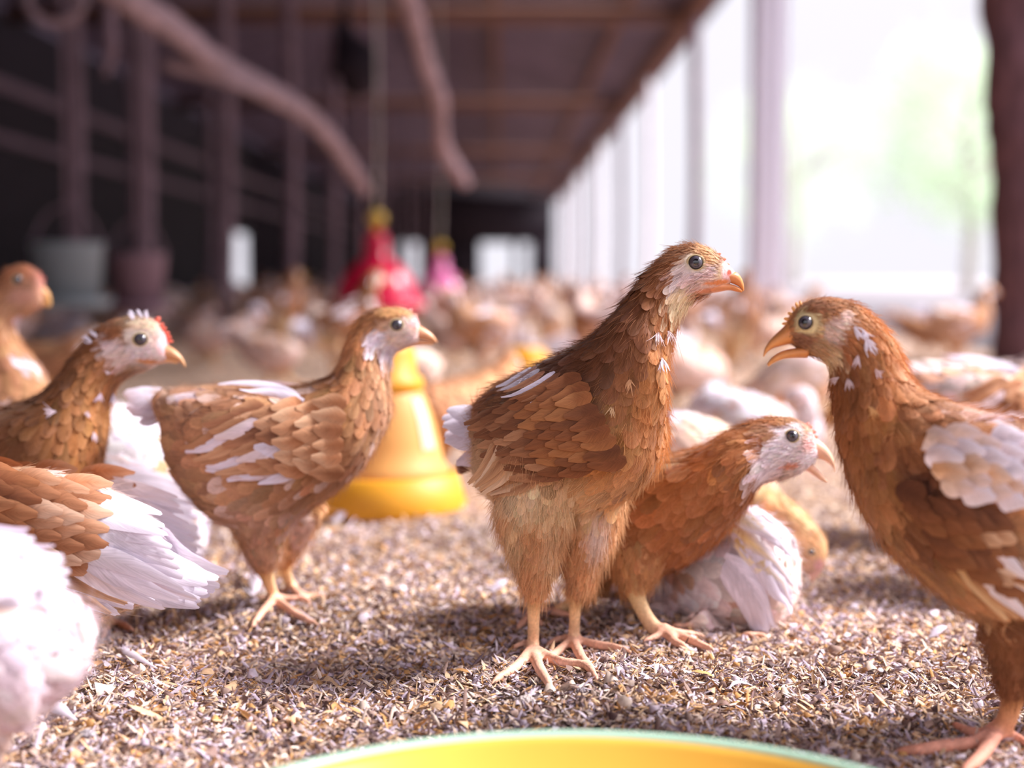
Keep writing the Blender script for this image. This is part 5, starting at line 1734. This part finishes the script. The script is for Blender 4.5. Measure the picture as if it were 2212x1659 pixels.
LABELS = dict(
    A='sharp rust brown pullet standing tall in the centre on two bare yellow legs',
    B='tan pullet facing right before the yellow jar feeder, white streaks on its wing',
    C='brown pullet with white speckled face and red comb buds rising above white rump',
    D='brown backed pullet with long white wing tips below the white rump, head out of view',
    L='white rumped pullet turned away behind the brown neck with comb buds',
    E='very blurred white pullet nearest the lens, its fluffy rump at the lower corner',
    F='shadowed tan pullet cut by the picture edge behind the pullet with comb buds',
    G='brown pullet facing left with open beak, its foot beside the mint rimmed pan',
    H='brown pullet with pale face and open beak crouching behind the central upright pullet',
    I='white pullet lying on the litter beside the bent yellow leg of the crouching pullet',
    J='pale orange pullet pecking head down behind the lying white pullet')
DET = dict(A=dict(voxel=.0018, K=6, NU=5, dens=1.0, hair=16000), B=dict(voxel=.0022, hair=7000), C=dict(voxel=.0022, hair=7000), D=dict(voxel=.0026, hair=5000, dens=.8),
           E=dict(voxel=.003, hair=4000, dens=.8), F=dict(voxel=.003, hair=2500, dens=.8), G=dict(voxel=.0019, K=6, NU=5, dens=1.0, hair=15000), H=dict(voxel=.002, hair=9000),
           I=dict(voxel=.0026, hair=6000, dens=.8), J=dict(voxel=.0026, hair=4000, dens=.8), L=dict(voxel=.0026, hair=6000, dens=.8))
for i_, k_ in enumerate('ABCDEFGHIJL'):
    place_bird(build_bird(B_[k_], CM, seed=20 + i_, **DET[k_]), LABELS[k_])

# ------------------------------------------------------------------ the flock behind
FL = True


def recol(sp, mode):
    s2 = dict(sp)
    s2['single'] = []
    s2.pop('single')
    if mode == 1:       # paler bird, distance haze mixed into its colours as lavender
        s2['pal'] = [(p, tuple(int(c * .38 + w * .62) for c, w in zip(a, (234, 224, 238))), tuple(int(c * .36 + w * .64) for c, w in zip(b, (234, 222, 236)))) for p, a, b in sp['pal']]
        s2['mottle'] = (.25, (206, 150, 110), .6)
    elif mode == 0:  # brown bird, lavender haze of distance mixed into its palette
        s2['pal'] = [(p, tuple(int(c * .85 + w * .15) for c, w in zip(a, (214, 200, 216))), tuple(int(c * .8 + w * .2) for c, w in zip(b, (214, 200, 216)))) for p, a, b in sp['pal']]
    elif mode == 2:     # brown with white blotches
        s2['mottle'] = (.30, (240, 228, 234), .6)
    return s2


VAR = {}
if FL:
    for nm, key, pyg, px0 in (('up', 'A', 1440, 1200), ('walk', 'B', 1345, 600), ('peck', 'J', 1262, 1470), ('lie', 'I', 1385, 1500), ('low', 'H', 1370, 1380)):
        for mode in (0, 1, 2):
            d0 = B_[key]['rings'][4][4]
            res = build_bird(recol(B_[key], mode), FlatMap(px0, pyg, d0), voxel=.0055, K=4, NU=3, dens=.45, hair=0, seed=60 + mode)
            VAR[nm, mode] = merged_mesh(res, 'chicken')


FLOCK_O = []


def put(px, py, d, yaw, nm, mode, lab, group=None, sc=1.0):
    """a bird of the flock standing at distance d; px is where its middle shows"""
    p = CM.P(px, 600, d)
    o = obj('chicken', VAR[nm, mode])
    o.location = (p.x, p.y, float(gz(p.x, p.y)) - .002)
    o.rotation_euler = (0, 0, math.radians(yaw))
    o.scale = (sc, sc, sc)
    tag(o, lab, 'chicken', group)
    FLOCK_O.append(o)
    return o


if FL:
    put(1010, 0, 2.12, 80, 'low', 0, 'white and tan pullet between the yellow jar feeder and the central pullet')
    put(730, 0, 3.5, 55, 'up', 2, 'brown and white pullet behind the tan pullet, below the red bell drinker')
    put(580, 0, 4.0, 185, 'low', 1, 'pale pullet in shade behind the back of the tan pullet')
    put(455, 0, 4.8, 20, 'low', 1, 'pale pullet in the dark half, over the back of the tan pullet')
    put(1035, 0, 4.3, 215, 'walk', 0, 'brown pullet behind the small yellow feeder farther back')
    put(1580, 0, 4.2, 75, 'up', 0, 'brown pullet standing behind the throat of the central pullet')
    put(1715, 0, 2.7, 200, 'peck', 0, 'brown pullet pecking below the open beak of the right hand pullet')
    put(1610, 0, 2.3, 170, 'lie', 1, 'pale pullet resting behind the head of the crouching pullet')
    put(2140, 0, 1.66, 8, 'walk', 1, 'pale pullet with only its back showing behind the neck of the right hand pullet')
    put(2270, 0, 1.36, 8, 'peck', 2, 'white pullet cut by the picture edge, above the back of the right hand pullet')
    put(890, 0, 2.7, 170, 'peck', 0, 'dark brown pullet feeding under the beak of the tan pullet')
    put(975, 0, 4.9, 150, 'low', 1, 'pale pullet right of the beak of the tan pullet')
    put(90, 0, 3.4, 10, 'low', 0, 'dark brown pullet in shadow behind the red combed pullet')
    put(600, 0, 5.2, 80, 'up', 0, 'reddish pullet in shade beside the far yellow feeder')
    put(1215, 0, 4.9, 60, 'lie', 1, 'pale round pullet low behind the back of the central pullet')
    put(1300, 0, 3.9, 140, 'walk', 1, 'pale pullet just left of the ruffled nape of the central pullet')
    put(1715, 0, 6.0, 10, 'walk', 0, 'small brown pullet at the foot of the pale hanging sheet')
    put(2000, 0, 5.4, 190, 'low', 0, 'brown pullet low beside the dark trunk post')
    put(2075, 0, 4.6, 20, 'walk', 0, 'brown pullet in front of the foot of the dark trunk post')
    put(1470, 0, 3.2, 250, 'low', 1, 'pale pullet behind the breast of the central pullet')
    put(1390, 0, 6.4, 30, 'up', 1, 'pale upright pullet behind the nape of the central pullet')
    r = np.random.default_rng(5)
    spots = [(o_.location.x, o_.location.y) for o_ in FLOCK_O] + [(-.65, 7.1), (-.5, 11.5), (-1.73, 5.6), (-1.6, 6.2)]
    n_put = len(spots)
    tries = 0
    while len(spots) < 165 + n_put and tries < 20000:
        tries += 1
        d = 4.6 * (6.2 ** r.random())
        px = r.uniform(-60, 1720)
        x = (px - 1080) / F * d
        if x < -4.2 or x > 1.6:
            continue
        if px < 420 and r.random() < .55:
            continue
        if d < 6.6 and abs(px - 815) < 130:
            continue
        if any((x - a) ** 2 + (d - b) ** 2 < .36 ** 2 for a, b in spots):
            continue
        spots.append((x, d))
        nm = r.choice(['up', 'walk', 'peck', 'low', 'lie', 'walk'])
        mode = int(r.choice([0, 1, 1, 1, 2]))
        if px < 700:
            g_, lb = 'flock in the dark half', 'small blurred pullet of the flock in the dark half of the shed'
        else:
            g_, lb = 'flock along the bright side', 'small blurred pullet of the crowded flock along the bright side'
        put(px, 0, d, r.uniform(0, 360), str(nm), mode, lb, g_, r.uniform(.88, 1.06))

# ------------------------------------------------------------------ rice husk litter
r = np.random.default_rng(3)
M_HUSK = col_mat('rice_husk', rough=.6, spec=.25, var=.18, scale=300)


def husks(N, d0, d1, size, seed):
    r = np.random.default_rng(seed)
    d = d0 * (d1 / d0) ** (r.random(N) ** 1.15)
    x = r.uniform(-.46, .46, N) * d + .008 * d
    y = d
    L = r.lognormal(math.log(size), .28, N)
    kind = r.random(N)
    W = L * np.where(kind < .82, r.uniform(.10, .18, N), r.uniform(.35, .6, N))
    L = np.where(kind < .82, L, L * .5)
    a = r.uniform(0, 2 * PI, N)
    pit = r.normal(0, .36, N)
    rol = r.normal(0, .6, N)
    dx = np.column_stack([np.cos(a) * np.cos(pit), np.sin(a) * np.cos(pit), np.sin(pit)])
    sx = np.column_stack([-np.sin(a), np.cos(a), np.zeros(N)])
    nz_ = np.cross(dx, sx)
    sy = sx * np.cos(rol)[:, None] + nz_ * np.sin(rol)[:, None]
    nz_ = np.cross(dx, sy)
    z = gz(x, y) + r.uniform(0, .0035, N) + np.abs(np.sin(pit)) * L * .3
    c = np.column_stack([x, y, z])
    h = W * r.uniform(-.5, .8, N)
    t = [(-.5, 0, 0), (-.2, -.5, 0), (-.2, 0, 1), (-.2, .5, 0), (.22, -.46, 0), (.22, 0, 1), (.22, .46, 0), (.5, 0, .1)]
    V = np.stack([c + dx * (L * u)[:, None] + sy * (W * v)[:, None] + nz_ * (h * w)[:, None] for u, v, w in t], 1).reshape(-1, 3)
    b = (np.arange(N) * 8)[:, None]
    Q = np.concatenate([b + np.array([[1, 4, 5, 2]]), b + np.array([[2, 5, 6, 3]])])
    T = np.concatenate([b + np.array([[0, 1, 2]]), b + np.array([[0, 2, 3]]), b + np.array([[4, 7, 5]]), b + np.array([[5, 7, 6]])])
    pal = np.stack([lin(q) for q in ((206, 170, 134), (220, 198, 182), (196, 146, 92), (170, 142, 130), (204, 188, 198), (134, 106, 98), (94, 72, 70), (182, 164, 178))])
    wq = np.array([.17, .18, .10, .14, .16, .10, .06, .09])
    col = pal[r.choice(8, N, p=wq / wq.sum())] * (1 + r.normal(0, .12, (N, 1)))
    patch = 1 + .16 * nz(c, 9, 2)[:, None]
    return V, Q, T, np.repeat(np.clip(col * patch, 0, 1), 8, 0)


A = Acc()
NH = 110000
A.add(*husks(NH, .84, 1.75, .0100, 1))
A.add(*husks(NH // 4, 1.7, 4.2, .0085, 2))
V, Q, T, C = A.arrays()
tag(obj('rice_husks', np_mesh('rice_husks', V, Q, [M_HUSK], {'Col': ('FLOAT_COLOR', C)}, T, smooth=False)), 'loose rice husks strewn over the shed floor', 'litter', kind='stuff')

# ------------------------------------------------------------------ things lying on the litter
def clod(px, py, rp, col, lab, seed, name='litter_clod', cat='clod'):
    g_ = CM.ground(px, py)
    k = rp * CM.depth(g_) / F
    bm = bmesh.new()
    bmesh.ops.create_icosphere(bm, subdivisions=4, radius=k)
    for v in bm.verts:
        n_ = noise.noise(v.co * (2.2 / k) + Vector((seed, 0, 0))) * .22 + noise.noise(v.co * (6 / k) + Vector((seed, 3, 0))) * .12
        v.co *= 1 + n_
        v.co.z *= .7
    me = bpy.data.meshes.new(name)
    bm.to_mesh(me)
    bm.free()
    me.materials.append(simple(name, col, .95, scale=500, amt=.3, bump=.5))
    o = obj(name, me)
    o.location = (g_.x, g_.y, float(gz(g_.x, g_.y)) + k * .45)
    return tag(o, lab, cat)


clod(1136, 1524, 21, (190, 176, 172), 'round grey clod in front of the toes of the central pullet', 1)
clod(1292, 1448, 14, (176, 164, 160), 'small grey clod beside the long toe of the central pullet', 2)
clod(1258, 1500, 14, (150, 140, 146), 'dark grey clod between clod and toes of the central pullet', 3)
clod(818, 1436, 14, (176, 164, 170), 'lavender grey clod in the shaded litter left of centre', 4)
clod(190, 1600, 20, (172, 162, 168), 'grey lump near the lower left corner of the litter', 5)
clod(1560, 1520, 16, (186, 160, 130), 'tan lump in the litter right of the central pullet', 6)

M_WF = col_mat('shed_feather', rough=.6, spec=.1, var=.08, trans=.25, barbs=True)


def loose_feather(base, tip, wpx, lab, curl=.25, seed=0, col=WHITE, lift=.006):
    a, b = CM.ground(*base), CM.ground(*tip)
    d = CM.depth(a)
    w = wpx / 2 * d / F
    a, b = np.array(a), np.array(b)
    K = 9
    f = np.linspace(0, 1, K)[:, None]
    side = np.cross(b - a, [0, 0, 1.0])
    side /= np.linalg.norm(side)
    L = np.linalg.norm(b - a)
    P = a + (b - a) * f + side * (curl * L * f * (1 - f))
    P[:, 2] = gz(P[:, 0], P[:, 1]) + .0035 + lift * np.sin(f[:, 0] * 2.4)
    r = np.random.default_rng(seed)
    paths, nors, ws = [P], [np.tile([0.0, -.35, .93], (K, 1))], [w]
    for i in range(14):                      # fluffy barbs at the base
        k0 = r.integers(0, 4)
        ang = r.uniform(-1.1, 1.1)
        dirv = (b - a) / L
        dv = dirv * math.cos(ang) + side * math.sin(ang) + np.array([0, 0, r.uniform(.1, .6)])
        Pf = P[k0] + dv * (f * w * r.uniform(1.2, 2.4))
        paths.append(Pf)
        nors.append(np.tile([0.0, -.35, .93], (K, 1)))
        ws.append(w * .10)
    n = len(ws)
    c0 = np.tile(lin(col), (n, 1))
    g_ = feather_grid(np.array(paths), np.array(nors), np.array(ws), c0, c0 * 1.03, 7, seed, camber=.35, edge=.3)
    o = obj('loose_feather', np_mesh('loose_feather', g_[0], g_[1], [M_WF], {'Col': ('FLOAT_COLOR', g_[2]), 'fuv': ('FLOAT_VECTOR', g_[3])}))
    return tag(o, lab, 'feather')


loose_feather((265, 1405), (340, 1465), 22, 'white feather lying below the white wing tips', seed=1)
loose_feather((105, 1525), (165, 1580), 40, 'wide white feather below the fluffy white rump', seed=2)
loose_feather((545, 1292), (535, 1232), 34, 'bright white feather behind the front foot of the tan pullet', seed=3, lift=.02)
loose_feather((610, 1200), (648, 1180), 30, 'white feather beside the thigh of the tan pullet', seed=4, lift=.015)
loose_feather((718, 1135), (755, 1125), 22, 'small white feather at the foot of the yellow jar feeder', seed=5, lift=.012)
loose_feather((1058, 1288), (1098, 1278), 20, 'small white feather left of the feathered thigh of the central pullet', seed=6, lift=.01)
loose_feather((2008, 1385), (2046, 1378), 20, 'white feather left of the brown thigh at the right', seed=7, lift=.008)
loose_feather((1980, 1270), (2005, 1262), 18, 'small white feather under the breast of the right hand pullet', seed=8, lift=.01)
loose_feather((1625, 1490), (1575, 1510), 14, 'wispy feather on the lumpy litter right of centre', seed=9, lift=.006)
loose_feather((1350, 1470), (1335, 1490), 16, 'wispy white fluff right of the toes of the central pullet', seed=10, lift=.01)
loose_feather((70, 1640), (95, 1605), 14, 'thin white feather at the lower left corner', seed=11, lift=.01)
